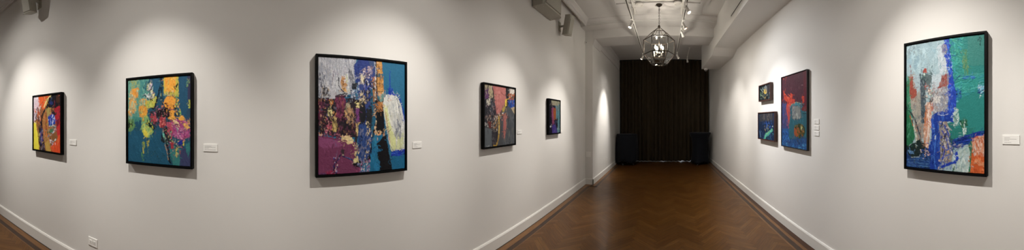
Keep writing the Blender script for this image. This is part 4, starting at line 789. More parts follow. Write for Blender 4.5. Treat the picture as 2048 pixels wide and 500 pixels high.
ART_GAIN, SAT, DRAGS = .92, .9, .045
ART_TINT = np.array([.97, 1.0, 1.03])
def painting(name, label, wall, y0, y1, z0, z1, depth, lip, gap, fmat, draw, base, seed, squash=1.0, gain=1.0):
    """hung on the left (L) or right (R) wall; y0..y1 x z0..z1 is the outside of the frame"""
    W, H = y1 - y0, z1 - z0
    L = wall == 'L'
    t = thing('framed_painting', label, 'painting', (WL if L else WR, (y0 + y1) / 2, (z0 + z1) / 2), (0, 0, RLL if L else -RLL))
    bm = bmesh.new(); ring_bars(bm, W, H, lip, .004, depth); finish('frame', bm, fmat, t, bevel=.0012)
    bm = bmesh.new(); box(bm, -W/2 + .002, W/2 - .002, -.012, -.004, -H/2 + .002, H/2 - .002); finish('backing_board', bm, M_SLOT, t)
    w, h = W - 2 * (lip + gap), H - 2 * (lip + gap)
    face = depth - .008
    RES = 1.5 if squash > .7 else 2.2
    d = (1.88 if L else 1.715) - face
    ym = (y0 + y1) / 2
    dist = math.hypot(d, ym)
    nx = int(max(70, min(300, RES * PX_RAD * w * d / dist / dist + 8))); nz = int(max(50, min(430, RES * PX_RAD * h / dist + 8)))
    u = np.linspace(-w/2, w/2, nx); v = np.linspace(h/2, -h/2, nz)
    U, V = np.meshgrid(u, v)
    Yw = ym + (U if L else -U); Zw = (z0 + z1) / 2 + V
    Xw = -d if L else d
    az = np.arctan2(Xw, Yw); R = np.hypot(Xw, Yw)
    px = AXIS_PX + PX_RAD * az; py = HORIZON_PX - PX_RAD * (Zw - EYE) / R
    A = Art(px, py, base, seed, squash)
    draw(A)
    A.drag(DRAGS)
    n = fbm(U * 160, V * 160, seed)                         # tooth of the canvas and the brush
    # frayed, knife-dragged edges: every vertex takes its pigment from a slightly shifted neighbour
    I, J = np.indices(A.c.shape[:2])
    sx = nx / w / 1000; sz = nz / h / 1000                   # grid cells per millimetre
    q1, q2 = fbm(U * 70, V * 70, seed + 40, 4), fbm(U * 70, V * 70, seed + 80, 4)
    I2 = np.clip(np.round(I + (8 if squash > .8 else 6) * sz * q1), 0, nz - 1).astype(int); J2 = np.clip(np.round(J + (7 if squash > .8 else 5) * sx * q2), 0, nx - 1).astype(int)
    A.c = A.c[I2, J2]
    Cp = np.pad(A.c, ((1, 1), (1, 1), (0, 0)), 'edge')
    A.c = .5 * A.c + .125 * (Cp[:-2, 1:-1] + Cp[2:, 1:-1] + Cp[1:-1, :-2] + Cp[1:-1, 2:])
    lum = (A.c @ np.array([.2126, .7152, .0722]))[..., None]; A.c = (lum + (A.c - lum) * SAT) * ART_TINT
    C = np.clip(A.c * (1 + .18 * n)[..., None] * gain * ART_GAIN, .002, .9)
    hh = np.clip(A.h, 0, .004) + .0012 * (n + .5)
    vs = np.stack([U, -(face - .004 + hh), V], -1).reshape(-1, 3)
    idx = np.arange(nx * nz).reshape(nz, nx)
    f = np.stack([idx[:-1, :-1], idx[1:, :-1], idx[1:, 1:], idx[:-1, 1:]], -1).reshape(-1, 4)
    # turned edges of the canvas, back to the board
    border = np.concatenate([idx[0, :], idx[1:, -1], idx[-1, -2::-1], idx[-2:0:-1, 0]])
    back = vs[border].copy(); back[:, 1] = -.012
    nb = len(border); o = len(vs)
    vs = np.concatenate([vs, back])
    k = np.arange(nb); k2 = (k + 1) % nb
    f = np.concatenate([f, np.stack([border[k], border[k2], o + k2, o + k], -1)])
    me = bpy.data.meshes.new('canvas')
    me.from_pydata([], [], []) if False else None
    me.vertices.add(len(vs)); me.vertices.foreach_set('co', vs.astype(np.float32).ravel())
    me.loops.add(f.size); me.loops.foreach_set('vertex_index', f.astype(np.int32).ravel())
    me.polygons.add(len(f)); me.polygons.foreach_set('loop_start', (np.arange(len(f)) * 4).astype(np.int32))
    me.polygons.foreach_set('use_smooth', np.ones(len(f), bool))
    me.update(calc_edges=True); me.validate()
    ca = me.color_attributes.new('pigment', 'FLOAT_COLOR', 'POINT')
    cc = np.concatenate([C.reshape(-1, 3), C.reshape(-1, 3)[border] * .6]); cc = np.concatenate([cc, np.ones((len(cc), 1))], 1)
    ca.data.foreach_set('color', cc.astype(np.float32).ravel())
    me.materials.append(M_PAINT)
    o_ = bpy.data.objects.new('canvas', me); COL.objects.link(o_); o_.parent = t
    return t
RLL = PI / 2
painting('p', 'black framed abstract of red, orange and yellow, farthest left on the left wall', 'L', -2.678, -2.108, 1.154, 1.866, .05, .016, .004, M_BLACKFRAME, art_red, '#a05a30', 1, .6, .88)
painting('p', 'black framed teal abstract with orange and pink patches on the left wall', 'L', -1.239, -.621, 1.165, 1.921, .05, .016, .004, M_BLACKFRAME, art_teal, '#205168', 2, .85)
painting('p', 'large black framed abstract of magenta, blue and a white panel, middle of the left wall', 'L', .314, 1.091, 1.117, 2.047, .05, .016, .004, M_BLACKFRAME, art_magenta, '#22688a', 3, .9)
painting('p', 'black framed abstract with salmon pink wedge over dark grey on the left wall', 'L', 2.067, 2.702, 1.222, 1.972, .05, .016, .004, M_BLACKFRAME, art_pink, '#4b4b4e', 4, .6)
painting('p', 'narrow looking black framed purple and orange abstract, nearest the curtain on the left wall', 'L', 3.668, 4.147, 1.303, 1.908, .05, .016, .004, M_BLACKFRAME, art_narrow, '#2c263c', 5, .42, .6)
painting('p', 'tall maroon abstract with red flame, grey square and blue base on the right wall', 'R', 2.587, 3.291, 1.164, 2.183, .04, .007, .002, M_DARKWOOD, art_maroon, '#57303c', 6, .5, .74)
painting('p', 'small brown framed dark painting with a yellow oval, above the dark blue one', 'R', 3.646, 4.152, 1.876, 2.163, .055, .016, .003, M_BROWNWOOD, art_small, '#1f272b', 7, .42, .85)
painting('p', 'brown framed dark blue painting with a turquoise streak, below the small yellow oval one', 'R', 3.486, 4.19, 1.207, 1.684, .055, .014, .003, M_BROWNWOOD, art_mid, '#1e2f4c', 8, .42, .8)
painting('p', 'big black framed abstract of teal, pale blue and orange at the right end', 'R', .465, 1.153, 1.152, 2.172, .05, .016, .004, M_BLACKFRAME, art_big, '#9fb9c0', 9, .93, .88)
# ------------------------------------------------------------------ wall plates
def wall_plate(name, label, cat, loc, rz, w, h, kind):
    t = thing(name, label, cat, loc, (0, 0, rz))
    bm = bmesh.new(); box(bm, -w/2, w/2, -.007, 0, -h/2, h/2); finish('cover_plate', bm, M_PLATE, t, bevel=.002)
    if kind == 'outlet':
        land = w > h
        for s in (-1, 1):
            cx, cz = (s * w * .21, 0) if land else (0, s * h * .21)
            bm = bmesh.new()
            a, b = (.016, .017) if land else (.017, .014)
            box(bm, cx - a, cx + a, -.0095, -.006, cz - b, cz + b)
            so = finish('socket', bm, M_PLATE, t, bevel=.003)
            bm = bmesh.new()
            for q in (-1, 1):
                if land: box(bm, cx - .004, cx + .004, -.0105, -.009, cz + q * .006 - .001, cz + q * .006 + .001)
                else: box(bm, cx + q * .006 - .001, cx + q * .006 + .001, -.0105, -.009, cz - .004, cz + .004)
            finish('slot', bm, M_SLOT, so)
        bm = bmesh.new(); lathe(bm, [(.003, 0), (.003, .0015)], 12, Matrix.Translation((0, -.007, 0)) @ Matrix.Rotation(PI/2, 4, 'X')); finish('screw', bm, M_STEEL, t)
    else:
        for s in (-1, 1):
            bm = bmesh.new(); box(bm, s * w * .24 - .017, s * w * .24 + .017, -.010, -.006, -.032, .032); finish('rocker', bm, M_PLATE, t, bevel=.002)
    return t
# local frames: -y is the face.  left wall faces +X: rotate +90 deg;  right wall faces -X: rotate -90 deg
RL, RR = PI / 2, -PI / 2
wall_plate('power_outlet', 'white duplex power outlet low on the left wall above the near baseboard', 'outlet', (WL, -1.672, .315), RL, .118, .084, 'outlet')
wall_plate('power_outlet', 'small white power outlet on the far left wall beside the covered round table', 'outlet', (WLF, 7.17, .39), RL, .075, .118, 'outlet')
wall_plate('switch_plate', 'blank looking white switch plate on the narrow wall return of the left wall', 'switch', (-1.795, STEP_Y, .72), 0, .125, .135, 'switch')

# ------------------------------------------------------------------ artwork label cards
def label_card(label, loc, rz, w, h, lines, group=None):
    t = thing('label_card', label, 'label', loc, (0, 0, rz), group)
    bm = bmesh.new(); box(bm, -w/2, w/2, -.006, .0006, -h/2, h/2); finish('card', bm, M_CARD, t, bevel=.0006)
    bm = bmesh.new(); r = random.Random(hash(label) % 1000 if False else len(label) * 7 + int(w * 1e4))
    for zf, x0f, x1f in lines:
        x = x0f * w; z = zf * h
        while x < x1f * w:
            e = min(x1f * w, x + r.uniform(.004, .012))
            box(bm, x, e, -.0064, -.0058, z - .0013, z + .0013)
            x = e + .0016
    finish('print', bm, M_PRINT, t)
    return t
TXT = [(.22, -.38, -.05), (.07, -.38, .32), (-.08, -.38, -.1), (-.30, -.38, .02)]
TXT2 = [(.22, -.40, .06), (.08, -.40, .36), (-.06, -.40, -.1), (-.27, -.40, .40)]
g = 'artwork label cards'
label_card('white label card right of the red, orange and yellow painting', (WL, -1.965, 1.306), RL, .11, .058, TXT, g)
label_card('white label card right of the teal and orange painting', (WL, -.488, 1.333), RL, .112, .058, TXT2, g)
label_card('white label card right of the magenta and white painting', (WL, 1.223, 1.325), RL, .096, .056, TXT, g)
label_card('white label card right of the pink and grey painting', (WL, 2.855, 1.385), RL, .11, .056, TXT, g)
label_card('tiny edge of a white label card right of the narrow purple painting', (WL, 4.27, 1.335), RL, .10, .05, TXT, g)
label_card('topmost of three white label cards beside the tall maroon painting', (WR, 2.43, 1.532), RR, .105, .056, TXT, g)
label_card('middle of three white label cards beside the tall maroon painting', (WR, 2.43, 1.460), RR, .105, .056, TXT, g)
label_card('lowest of three white label cards beside the tall maroon painting', (WR, 2.43, 1.388), RR, .105, .056, TXT, g)
label_card('white label card at the right edge beside the big teal and blue painting', (WR, .302, 1.412), RR, .122, .064, TXT, g)

# ------------------------------------------------------------------ wall speakers
t = thing('wall_speaker', 'large beige box loudspeaker with screws, high on the left wall', 'speaker', (WL, 3.49, 3.24), (0, 0, RL))
bm = bmesh.new()
prism(bm, [(-.30, -.015), (-.30, -.19), (-.27, -.215), (.24, -.235), (.285, -.21), (.30, -.17), (.30, -.015)], 'z', 0, .38)
finish('cabinet', bm, M_SPK, t, bevel=.006)
bm = bmesh.new(); box(bm, -.26, .23, -.244, -.222, .03, .35, Matrix.Rotation(-.04, 4, 'Z')); finish('grille', bm, M_SPKG, t, bevel=.004)
for x, y in ((-.255, -.05), (-.235, -.17), (.23, -.195), (.262, -.05), (0.0, -.04)):
    bm = bmesh.new(); lathe(bm, [(.009, 0), (.009, -.003), (.005, -.005)], 12, Matrix.Translation((x, y, 0))); finish('screw', bm, M_STEEL, t)
bm = bmesh.new(); box(bm, -.25, .25, -.018, 0, .03, .34); finish('wall_bracket', bm, M_SLOT, t)

def small_speaker(label, loc, rz, tilt, turn):
    t = thing('wall_speaker', label, 'speaker', loc, (0, 0, rz))
    bm = bmesh.new(); box(bm, -.045, .045, -.012, 0, -.07, .10); box(bm, -.014, .014, -.10, -.01, .0, .03); finish('wall_bracket', bm, M_SPK, t, bevel=.003)
    bm = bmesh.new()
    M = Matrix.Translation((0, -.165, .02)) @ Matrix.Rotation(turn, 4, 'Z') @ Matrix.Rotation(tilt, 4, 'X')
    poly = [(-.05, .06), (-.072, -.07), (-.06, -.082), (.06, -.082), (.072, -.07), (.05, .06)]
    prism(bm, poly, 'z', -.18, .17)
    for v in bm.verts: v.co = M @ v.co
    cab = finish('cabinet', bm, M_SPK, t, bevel=.006)
    bm = bmesh.new(); box(bm, -.056, .056, -.090, -.078, -.165, .10, M); finish('grille', bm, M_SPKG, t, bevel=.003)
    bm = bmesh.new(); box(bm, -.05, .05, -.088, -.08, .115, .155, M); finish('name_strip', bm, M_SPK, t, bevel=.002)
    return t
small_speaker('small beige tilted loudspeaker on a wall bracket, right of the big box loudspeaker', (WL, 4.20, 3.262), RL, .22, -.25)
small_speaker('small beige loudspeaker cut by the top left edge, on the wall above the red painting', (WL, -2.58, 3.05), RL, .24, .25)

# ------------------------------------------------------------------ small sensors
t = thing('security_camera', 'tiny round white camera with black eye, high at the left wall corner', 'camera', (WL, 5.69, 3.415), (0, 0, RL))
bm = bmesh.new(); lathe(bm, [(.034, 0), (.034, .012), (.028, .03), (.015, .036)], 24, Matrix.Rotation(PI/2, 4, 'X')); finish('housing', bm, M_CAM, t, smooth=True, autosmooth=.6)
bm = bmesh.new(); lathe(bm, [(.014, .0), (.013, .006), (.006, .010)], 20, Matrix.Translation((0, -.034, 0)) @ Matrix.Rotation(PI/2, 4, 'X')); finish('lens', bm, M_BLACKGLASS, t, smooth=True)
t = thing('ceiling_camera', 'white dome camera under the far end of the right bulkhead', 'camera', (1.275, 7.5, 3.128))
bm = bmesh.new(); lathe(bm, [(.06, .012), (.06, -.035), (.052, -.05)], 28); finish('housing', bm, M_CAM, t, smooth=True, autosmooth=.6)
bm = bmesh.new(); lathe(bm, [(.045, -.05), (.04, -.07), (.025, -.086), (.006, -.092)], 28); finish('dome', bm, mat('camera_dome', (.25, .25, .25), .15), t, smooth=True)

# linear slot vent on the bulkhead
t = thing('slot_vent', 'long thin dark slot vent on the inner face of the right bulkhead', 'vent', (BULK_X, 2.4, 3.362), (0, 0, RR))
bm = bmesh.new(); ring_bars(bm, 3.6, .05, .012, 0, .006); finish('vent_frame', bm, M_TRIM, t)
bm = bmesh.new(); box(bm, -1.785, 1.785, -.003, 0, -.012, .012); finish('slot', bm, M_SLOT, t)

# round ceiling discs
def disc(label, x, y):
    t = thing('ceiling_speaker', label, 'speaker', (x, y, 3.798))
    bm = bmesh.new(); lathe(bm, [(.084, 0), (.084, -.010), (.078, -.018), (.066, -.020), (.066, -.016)], 40); finish('trim_ring', bm, M_WHITEMETAL, t, smooth=True, autosmooth=.5)
    bm = bmesh.new(); lathe(bm, [(.066, -.014), (.04, -.019), (.008, -.020)], 40); finish('grille', bm, M_WHITEMETAL, t, smooth=True)
disc('white round ceiling speaker left of the lantern canopy', -.478, 4.80)
disc('white round ceiling speaker right of the lantern canopy', .262, 4.76)

# ------------------------------------------------------------------ lighting tracks
def track(label, x, y0, y1, stems):
    t = thing('lighting_track', label, 'lighting track', (x, 0, CEIL))
    z = RAIL_Z - CEIL
    bm = bmesh.new()
    prism(bm, [(-.019, z), (-.008, z), (-.008, z + .012), (.008, z + .012), (.008, z), (.019, z), (.019, z + .032), (-.019, z + .032)], 'y', y0, y1); finish('rail', bm, M_WHITEMETAL, t)
    bm = bmesh.new(); box(bm, -.0075, .0075, y0 + .01, y1 - .01, z + .004, z + .0115); finish('slot', bm, M_SLOT, t)
    bm = bmesh.new(); box(bm, -.022, .022, y0 + .3, 5.2, -.045 , -.0355); box(bm, -.02, .02, y0 + .3, 5.2, -.0355, 0.0); finish('raceway', bm, M_WHITEMETAL, t)
    for y in stems:
        top = -.045 if y < 5.2 else (BEAM_Z - CEIL if y < BEAM_Y1 else 0)
        bm = bmesh.new(); rod(bm, (0, y, z + .03), (0, y, top), .008); lathe(bm, [(.035, top - .012), (.035, top)], 20, Matrix.Translation((0, y, 0))); finish('stem', bm, M_WHITEMETAL, t)
track('long white lighting track left of the lantern', RAIL_L, -4.5, 7.1, (-3, -.5, 2, 4.9, 6.9))
track('long white lighting track right of the lantern', RAIL_R, -4.5, 7.0, (-3, -.5, 2, 4.9, 6.8))

HEAD_L = .13
def make_head(label, glow):
    t = thing('track_spotlight', label, 'spotlight')
    bm = bmesh.new(); box(bm, -.015, .015, -.04, .04, -.022, 0); finish('adapter', bm, M_WHITEMETAL, t, bevel=.003)
    bm = bmesh.new(); rod(bm, (0, 0, -.02), (0, 0, -.075), .007); finish('stem', bm, M_WHITEMETAL, t)
    bm = bmesh.new(); lathe(bm, [(.012, .036), (.024, .028), (.026, -.045), (.033, -.062), (.033, -.084), (.030, -.084), (.027, -.068)], 28); hs = finish('housing', bm, M_WHITEMETAL, t, smooth=True, autosmooth=.5, loc=(0, 0, -.095))
    bm = bmesh.new(); lathe(bm, [(.029, -.070), (.02, -.075), (.006, -.077)], 28); finish('lens', bm, glow, hs, smooth=True)
    return t
HP = {M_LENS: None, M_LENSW: None}
def head(label, x, y, target, power, spread=70, blend=1.0, col=(1, .95, .885), glow=None, z=None, size=.025, wide=.16):
    glow = glow or M_LENS
    if HP[glow] is None:
        t = HP[glow] = make_head(label, glow); t['group'] = 'track spotlights'
    else:
        t = dup(HP[glow], label, 'track spotlights')
    z = RAIL_Z if z is None else z
    t.location = (x, y, z)
    p = Vector((x, y, z - .095))
    d = (Vector(target) - p).normalized()
    for c in t.children:
        if c.name.startswith('housing'): c.rotation_euler = (-d).to_track_quat('Z', 'Y').to_euler()
    for pw, sp in ((power * (1 - wide), spread), (power * wide, spread * 1.9)):
        if pw <= 0: continue
        li = bpy.data.lights.new('spot_lamp', 'SPOT'); li.energy = pw; li.color = col
        li.spot_size = math.radians(min(170, sp)); li.spot_blend = blend; li.shadow_soft_size = size
        lo = bpy.data.objects.new('spot_lamp', li); COL.objects.link(lo)
        lo.location = p + d * .09
        lo.rotation_euler = (-d).to_track_quat('Z', 'Y').to_euler()
    return t

# ------------------------------------------------------------------ lantern chandelier
CX, CY = -.095, 4.84
t = thing('lantern_chandelier', 'hexagonal glass lantern chandelier of dark bronze with candle bulbs, hanging from the ceiling', 'chandelier', (CX, CY, 0))
bm = bmesh.new(); zc = 3.798
lathe(bm, [(.062, zc), (.062, zc - .008), (.05, zc - .022), (.02, zc - .03), (.012, zc - .05)], 32); finish('canopy', bm, M_BRONZE, t, smooth=True, autosmooth=.5)
bm = bmesh.new()
zz = zc - .045; k = 0
while zz > 3.385:
    pts = []
    for i in range(17):
        a = 2 * PI * i / 16
        u, w = .011 * math.cos(a), .021 * math.sin(a)
        pts.append((u, 0, zz - .018 + w) if k % 2 else (0, u, zz - .018 + w))
    tube(bm, pts, .0034, 6)
    zz -= .032; k += 1
finish('chain', bm, M_BRONZE, t, smooth=True)
def hexa(r, z, rot=math.radians(4)):
    return [Vector((r * math.cos(rot + k * PI / 3), r * math.sin(rot + k * PI / 3), z)) for k in range(6)]
H0 = Vector((0, 0, 3.365)); HT, HA, HB, HC = hexa(.155, 3.245), hexa(.30, 3.105), hexa(.30, 2.826), hexa(.155, 2.635)
bm = bmesh.new()
for k in range(6):
    j = (k + 1) % 6
    for a, b, r in ((HT[k], HT[j], .006), (HA[k], HA[j], .0085), (HB[k], HB[j], .0085), (HC[k], HC[j], .0085), (HT[k], HA[k], .006), (HA[k], HB[k], .0075), (HB[k], HC[k], .0075), (H0, HT[k], .005)):
        rod(bm, a, b, r, 6)
    for v, r in ((HA[k], .012), (HB[k], .012), (HC[k], .011), (HT[k], .008)):
        bmesh.ops.create_icosphere(bm, subdivisions=1, radius=r, matrix=Matrix.Translation(v))
lathe(bm, [(.012, 3.395), (.022, 3.38), (.026, 3.365), (.018, 3.35), (.006, 3.335)], 16)
finish('frame', bm, M_BRONZE, t)
def pane(vs):
    bm = bmesh.new()
    c = sum(vs, Vector()) / len(vs); n = (vs[1] - vs[0]).cross(vs[2] - vs[0]).normalized()
    vv = [c + (v - c) * .97 for v in vs]
    A = [bm.verts.new(v + n * .0015) for v in vv]; B = [bm.verts.new(v - n * .0015) for v in vv]
    bm.faces.new(A); bm.faces.new(list(reversed(B)))
    for i in range(len(vv)): bm.faces.new((A[i], B[i], B[(i+1) % len(vv)], A[(i+1) % len(vv)]))
    finish('glass_pane', bm, M_GLASS, t)
for k in range(6):
    j = (k + 1) % 6
    pane([HT[k], HT[j], HA[j], HA[k]]); pane([HA[k], HA[j], HB[j], HB[k]]); pane([HB[k], HB[j], HC[j], HC[k]])
pane(HC)
bm = bmesh.new()
rod(bm, (0, 0, 3.34), (0, 0, 2.84), .006, 10); lathe(bm, [(.006, 2.80), (.022, 2.815), (.026, 2.83), (.012, 2.85), (.006, 2.86)], 20)
arms = [(math.cos(a), math.sin(a)) for a in (.5, .5 + PI / 2, .5 + PI, .5 + 1.5 * PI)]
for c, s in arms:
    tube(bm, [(c * .01, s * .01, 2.84), (c * .04, s * .04, 2.825), (c * .07, s * .07, 2.83), (c * .082, s * .082, 2.85)], .0045, 8)
    lathe(bm, [(.006, 2.846), (.02, 2.855), (.022, 2.862), (.012, 2.864)], 16, Matrix.Translation((c * .082, s * .082, 0)))
finish('candle_arms', bm, M_BRONZE, t, smooth=True)
for c, s in arms:
    bm = bmesh.new(); lathe(bm, [(.0105, 2.862), (.0105, 2.928)], 16, Matrix.Translation((c * .082, s * .082, 0))); cd = finish('candle', bm, M_CANDLE, t, smooth=True, autosmooth=.5)
    bm = bmesh.new(); lathe(bm, [(.008, 2.928), (.0165, 2.945), (.0175, 2.958), (.012, 2.98), (.004, 2.998)], 16, Matrix.Translation((c * .082, s * .082, 0))); finish('bulb', bm, M_BULB, cd, smooth=True)
    li = bpy.data.lights.new('candle_lamp', 'POINT'); li.energy = CHAND_W; li.color = (1, .90, .77); li.shadow_soft_size = .018
    lo = bpy.data.objects.new('candle_lamp', li); COL.objects.link(lo); lo.location = (CX + c * .082, CY + s * .082, 3.02)

# ------------------------------------------------------------------ curtains
def curtain(label, x0, x1, y, seed):
    r = random.Random(seed)
    n = int((x1 - x0) / .006); xs = np.linspace(x0, x1, n)
    ph = np.zeros(n); f = 0
    fr = np.interp(xs, np.linspace(x0, x1, 20), [r.uniform(.75, 1.35) for _ in range(20)])
    ph = np.cumsum(fr) * (x1 - x0) / n / .165 * 2 * PI
    am = np.interp(xs, np.linspace(x0, x1, 18), [r.uniform(.6, 1.2) for _ in range(18)])
    zs = np.concatenate([[0], np.linspace(.05, 3.70, 14), [3.79]])
    bm = bmesh.new(); g = []
    hem = np.interp(xs, np.linspace(x0, x1, 30), [max(.002, r.uniform(-.075, .03)) for _ in range(30)])
    for sgn in (0, 1):
        rows = []
        for iz, z in enumerate(zs):
            t = z / 3.79
            a = .085 * (1 - .30 * t) * am
            yy = y + a * np.sin(ph) + .012 * np.sin(ph * .37 + 1.3 + .3 * t) + (.014 * np.sin(2 * ph + 1.2 + .5 * t)) + sgn * .004
            rows.append([bm.verts.new((xs[i] + .006 * math.sin(ph[i] * .5 + 3 * t), yy[i], hem[i] if iz == 0 else z)) for i in range(n)])
        g.append(rows)
    for rows in g:
        for a, b in zip(rows[:-1], rows[1:]):
            for i in range(n - 1): bm.faces.new((a[i], a[i+1], b[i+1], b[i]))
    A, B = g
    for i in range(n - 1):
        bm.faces.new((A[0][i], A[0][i+1], B[0][i+1], B[0][i])); bm.faces.new((A[-1][i], A[-1][i+1], B[-1][i+1], B[-1][i]))
    for k in range(len(zs) - 1):
        for e in (0, -1): bm.faces.new((A[k][e], A[k+1][e], B[k+1][e], B[k][e]))
    t = thing('stage_curtain', label, 'curtain', (0, 0, 0))
    finish('drape', bm, M_CURTAIN, t, smooth=True)
    bm = bmesh.new(); box(bm, x0, x1, y - .03, y + .035, 3.785, CEIL); finish('header_rail', bm, M_SLOT, t)
curtain('black floor length curtain in deep folds across the whole end wall', WLF + .004, 1.707, 9.31, 5)

# ------------------------------------------------------------------ covered cocktail tables
def table(label, x, y, top_r, h, feet_r):
    t = thing('cocktail_table', label, 'table', (x, y, 0))
    bm = bmesh.new(); lathe(bm, [(top_r, h - .03), (top_r, h - .004), (top_r - .006, h)], 48); finish('tabletop', bm, M_TABLE, t)
    bm = bmesh.new(); rod(bm, (0, 0, .05), (0, 0, h - .03), .035, 20); finish('pole', bm, M_TABLE, t)
    bm = bmesh.new()
    for k in range(4):
        a = PI / 4 + k * PI / 2 + .35
        d = Vector((math.cos(a), math.sin(a), 0))
        rod(bm, Vector((0, 0, .07)), d * feet_r + Vector((0, 0, .032)), .022, 10, .015)
    lathe(bm, [(.06, .045), (.06, .09), (.04, .1)], 24); finish('base', bm, M_TABLE, t)
    for k in range(4):
        a = PI / 4 + k * PI / 2 + .35
        bm = bmesh.new(); lathe(bm, [(.028, 0), (.03, .012), (.026, .045), (.012, .055)], 16, Matrix.Translation((math.cos(a) * feet_r, math.sin(a) * feet_r, 0))); finish('foot', bm, M_FOOT, t, smooth=True)
table('black pedestal table under the draped navy cloth by the left wall', -1.29, 8.62, .352, 1.05, .26)
table('black pedestal table under the stretched navy cover by the right wall', 1.275, 8.74, .372, 1.095, .30)
def drape(x, y, r, h, hem):
    bm = bmesh.new(); seg = 144; rings = []
    zs = [h + .006, h + .006, h, h - .03] + [h - .03 - (h - .03 - hem) * k / 10 for k in range(1, 11)]
    rs = [.10, r - .004, r + .004, r + .008]
    rr = random.Random(4); amps = [rr.uniform(.5, 1.3) for _ in range(9)]
    for i, z in enumerate(zs):
        ring = []
        for s in range(seg):
            a = 2 * PI * s / seg
            if i < 4: rad = rs[i]; zz = z
            else:
                f = (i - 3) / 10
                fold = math.sin(9 * a + .6) * .6 + math.sin(5 * a + 2.2) * .35 + math.sin(16 * a) * .15
                rad = r + .008 + f ** .8 * (.022 + .030 * fold)
                zz = z + f * .08 * (.5 + .5 * math.cos(4 * a + .7)) * (1 if f > .5 else f * 2)
            ring.append(bm.verts.new((rad * math.cos(a), rad * math.sin(a), zz)))
        rings.append(ring)
    for a, b in zip(rings[:-1], rings[1:]):
        for i in range(seg): bm.faces.new((a[i], a[(i+1) % seg], b[(i+1) % seg], b[i]))
    bm.faces.new(rings[0])
    o = finish('tablecloth', bm, M_CLOTH, None, smooth=True, autosmooth=.9, loc=(x, y, 0))
    md = o.modifiers.new('thick', 'SOLIDIFY'); md.thickness = .003; md.offset = 1
    return o
tag(drape(-1.29, 8.62, .354, 1.052, .09), 'draped navy cloth in folds on the round table by the left wall', 'tablecloth')
def stretch(x, y, r, h):
    bm = bmesh.new(); seg = 96; rings = []
    prof = [(.1, h + .004), (r, h + .004), (r + .005, h - .004), (r + .003, h - .03), (r - .03, h - .09), (r - .075, h - .2), (r - .10, h - .4), (r - .105, .5), (r - .095, .3), (r - .07, .12), (r - .06, .05)]
    for i, (q, z) in enumerate(prof):
        ring = []
        for s in range(seg):
            a = 2 * PI * s / seg
            f = max(0, (.5 - z) / .45) if z < .5 else 0
            k = math.cos(4 * (a - PI / 4 - .35))
            rad = q + f * .03 * k
            ring.append(bm.verts.new((rad * math.cos(a), rad * math.sin(a), z + (.05 * f * (.5 - .5 * k)))))
        rings.append(ring)
    for a, b in zip(rings[:-1], rings[1:]):
        for i in range(seg): bm.faces.new((a[i], a[(i+1) % seg], b[(i+1) % seg], b[i]))
    bm.faces.new(rings[0])
    o = finish('tablecloth', bm, M_CLOTH, None, smooth=True, autosmooth=.9, loc=(x, y, 0))
    md = o.modifiers.new('thick', 'SOLIDIFY'); md.thickness = .003; md.offset = 1
    return o
tag(stretch(1.275, 8.74, .376, 1.097), 'stretched navy cover tapering below the top of the table by the right wall', 'tablecloth')
# ------------------------------------------------------------------ spotlights on the tracks
W1 = SPOT_W
def hd(lbl, x, y, tgt, p, spread=SPREAD, **k): head('white spotlight ' + lbl, x, y, tgt, p * W1, spread, **k)
COOL = (.985, .99, 1.0)
hd('aimed at the red, orange and yellow painting', RAIL_L, -3.15, (WL, -2.5, .8), 2.0, spread=SPREAD + 8)
hd('aimed at the teal and orange painting', RAIL_L, -1.15, (WL, -.88, 1.06), 1.25)
hd('aimed at the magenta and white painting', RAIL_L, 1.30, (WL, .72, 1.06), 1.32, spread=SPREAD + 4)
hd('aimed at the pink and grey painting', RAIL_L, 2.75, (WL, 2.36, 1.05), 1.12)
hd('with white glowing lens on the left track', RAIL_L, 4.55, (WL, 3.8, .66), 1.9, spread=SPREAD, wide=.12)
hd('at the far end of the left track', RAIL_L, 6.95, (WLF, 6.8, 1.35), 2.5, spread=50, wide=.08)
hd('aimed at the big teal and pale blue painting', RAIL_R, 1.20, (WR, .70, .98), 1.55, spread=SPREAD + 12)
hd('with white glowing lens, nearest visible one on the right track', RAIL_R, 3.95, (WR, 3.0, .7), 2.0, wide=.3, spread=SPREAD + 12, col=COOL)
hd('with glowing lens on the right track, nearer of the pair', RAIL_R, 4.62, (WR, 4.5, .7), 1.25, wide=.3, glow=M_LENSW, spread=SPREAD + 12)
hd('with glowing lens on the right track, farther of the pair', RAIL_R, 5.05, (WR, 5.9, 1.0), 1.15, spread=SPREAD + 8, glow=M_LENSW)
hd('at the far end of the right track, right of the lantern', RAIL_R, 6.85, (WR, 7.2, 1.0), .25)
hd('hanging from the rear ceiling in front of the curtain', .76, 8.1, (1.2, 9.2, 1.6), .10, z=3.62)
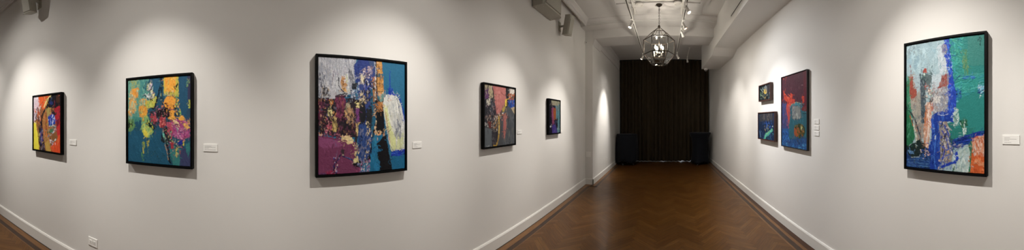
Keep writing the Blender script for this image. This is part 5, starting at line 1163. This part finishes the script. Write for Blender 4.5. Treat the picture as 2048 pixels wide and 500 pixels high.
hd('added as fill behind the viewer, lighting the left wall past the red painting', RAIL_L, -4.3, (WL, -4.3, 1.5), .7, spread=SPREAD + 14)  # unseen head, added to brighten the wall at the far left
hd('above the viewer, aimed at the bare right wall', RAIL_R, -.55, (WR, -.35, 1.1), .8)
t = thing('ceiling_rod', 'thin slanted white rod holding the spotlight near the curtain', 'rod', (.80, 7.75, CEIL))
bm = bmesh.new(); rod(bm, (0, 0, 0), (-.04, .35, -.195), .008, 10); lathe(bm, [(.035, -.012), (.035, 0)], 20); finish('stem', bm, M_WHITEMETAL, t)
hd('added as unseen fill, pointing down behind the viewer', RAIL_R, -4.2, (.1, -4.6, 0), FILL, spread=120)  # broad weak fill light added behind the camera, out of view

w = bpy.data.worlds.new('World'); SC.world = w; w.use_nodes = True
w.node_tree.nodes['Background'].inputs['Color'].default_value = (.5, .55, .6, 1); w.node_tree.nodes['Background'].inputs['Strength'].default_value = .05

# ------------------------------------------------------------------ camera: cylindrical panorama
cd = bpy.data.cameras.new('panorama'); cam = bpy.data.objects.new('panorama', cd); COL.objects.link(cam)
cd.type = 'PANO'; cd.panorama_type = 'CENTRAL_CYLINDRICAL'
half = 1024 / PX_RAD
cd.central_cylindrical_range_u_min = -half; cd.central_cylindrical_range_u_max = half
cd.central_cylindrical_range_v_min = -(500 - HORIZON_PX) / PX_RAD; cd.central_cylindrical_range_v_max = HORIZON_PX / PX_RAD
cd.central_cylindrical_radius = 1.0
cd.clip_start = .02; cd.clip_end = 60
yaw = (AXIS_PX - 1024) / PX_RAD
cam.location = (0, 0, EYE); cam.rotation_euler = (PI / 2, 0, yaw)
SC.camera = cam

vs = SC.view_settings
vs.view_transform = 'Standard'; vs.look = 'None'; vs.gamma = 1.0; vs.exposure = EXPO; vs.use_curve_mapping = False
cy = SC.cycles
cy.use_denoising = True; cy.max_bounces = 8; cy.diffuse_bounces = 5; cy.glossy_bounces = 4; cy.transparent_max_bounces = 16
cy.sample_clamp_indirect = 6.0; cy.caustics_reflective = False; cy.caustics_refractive = False
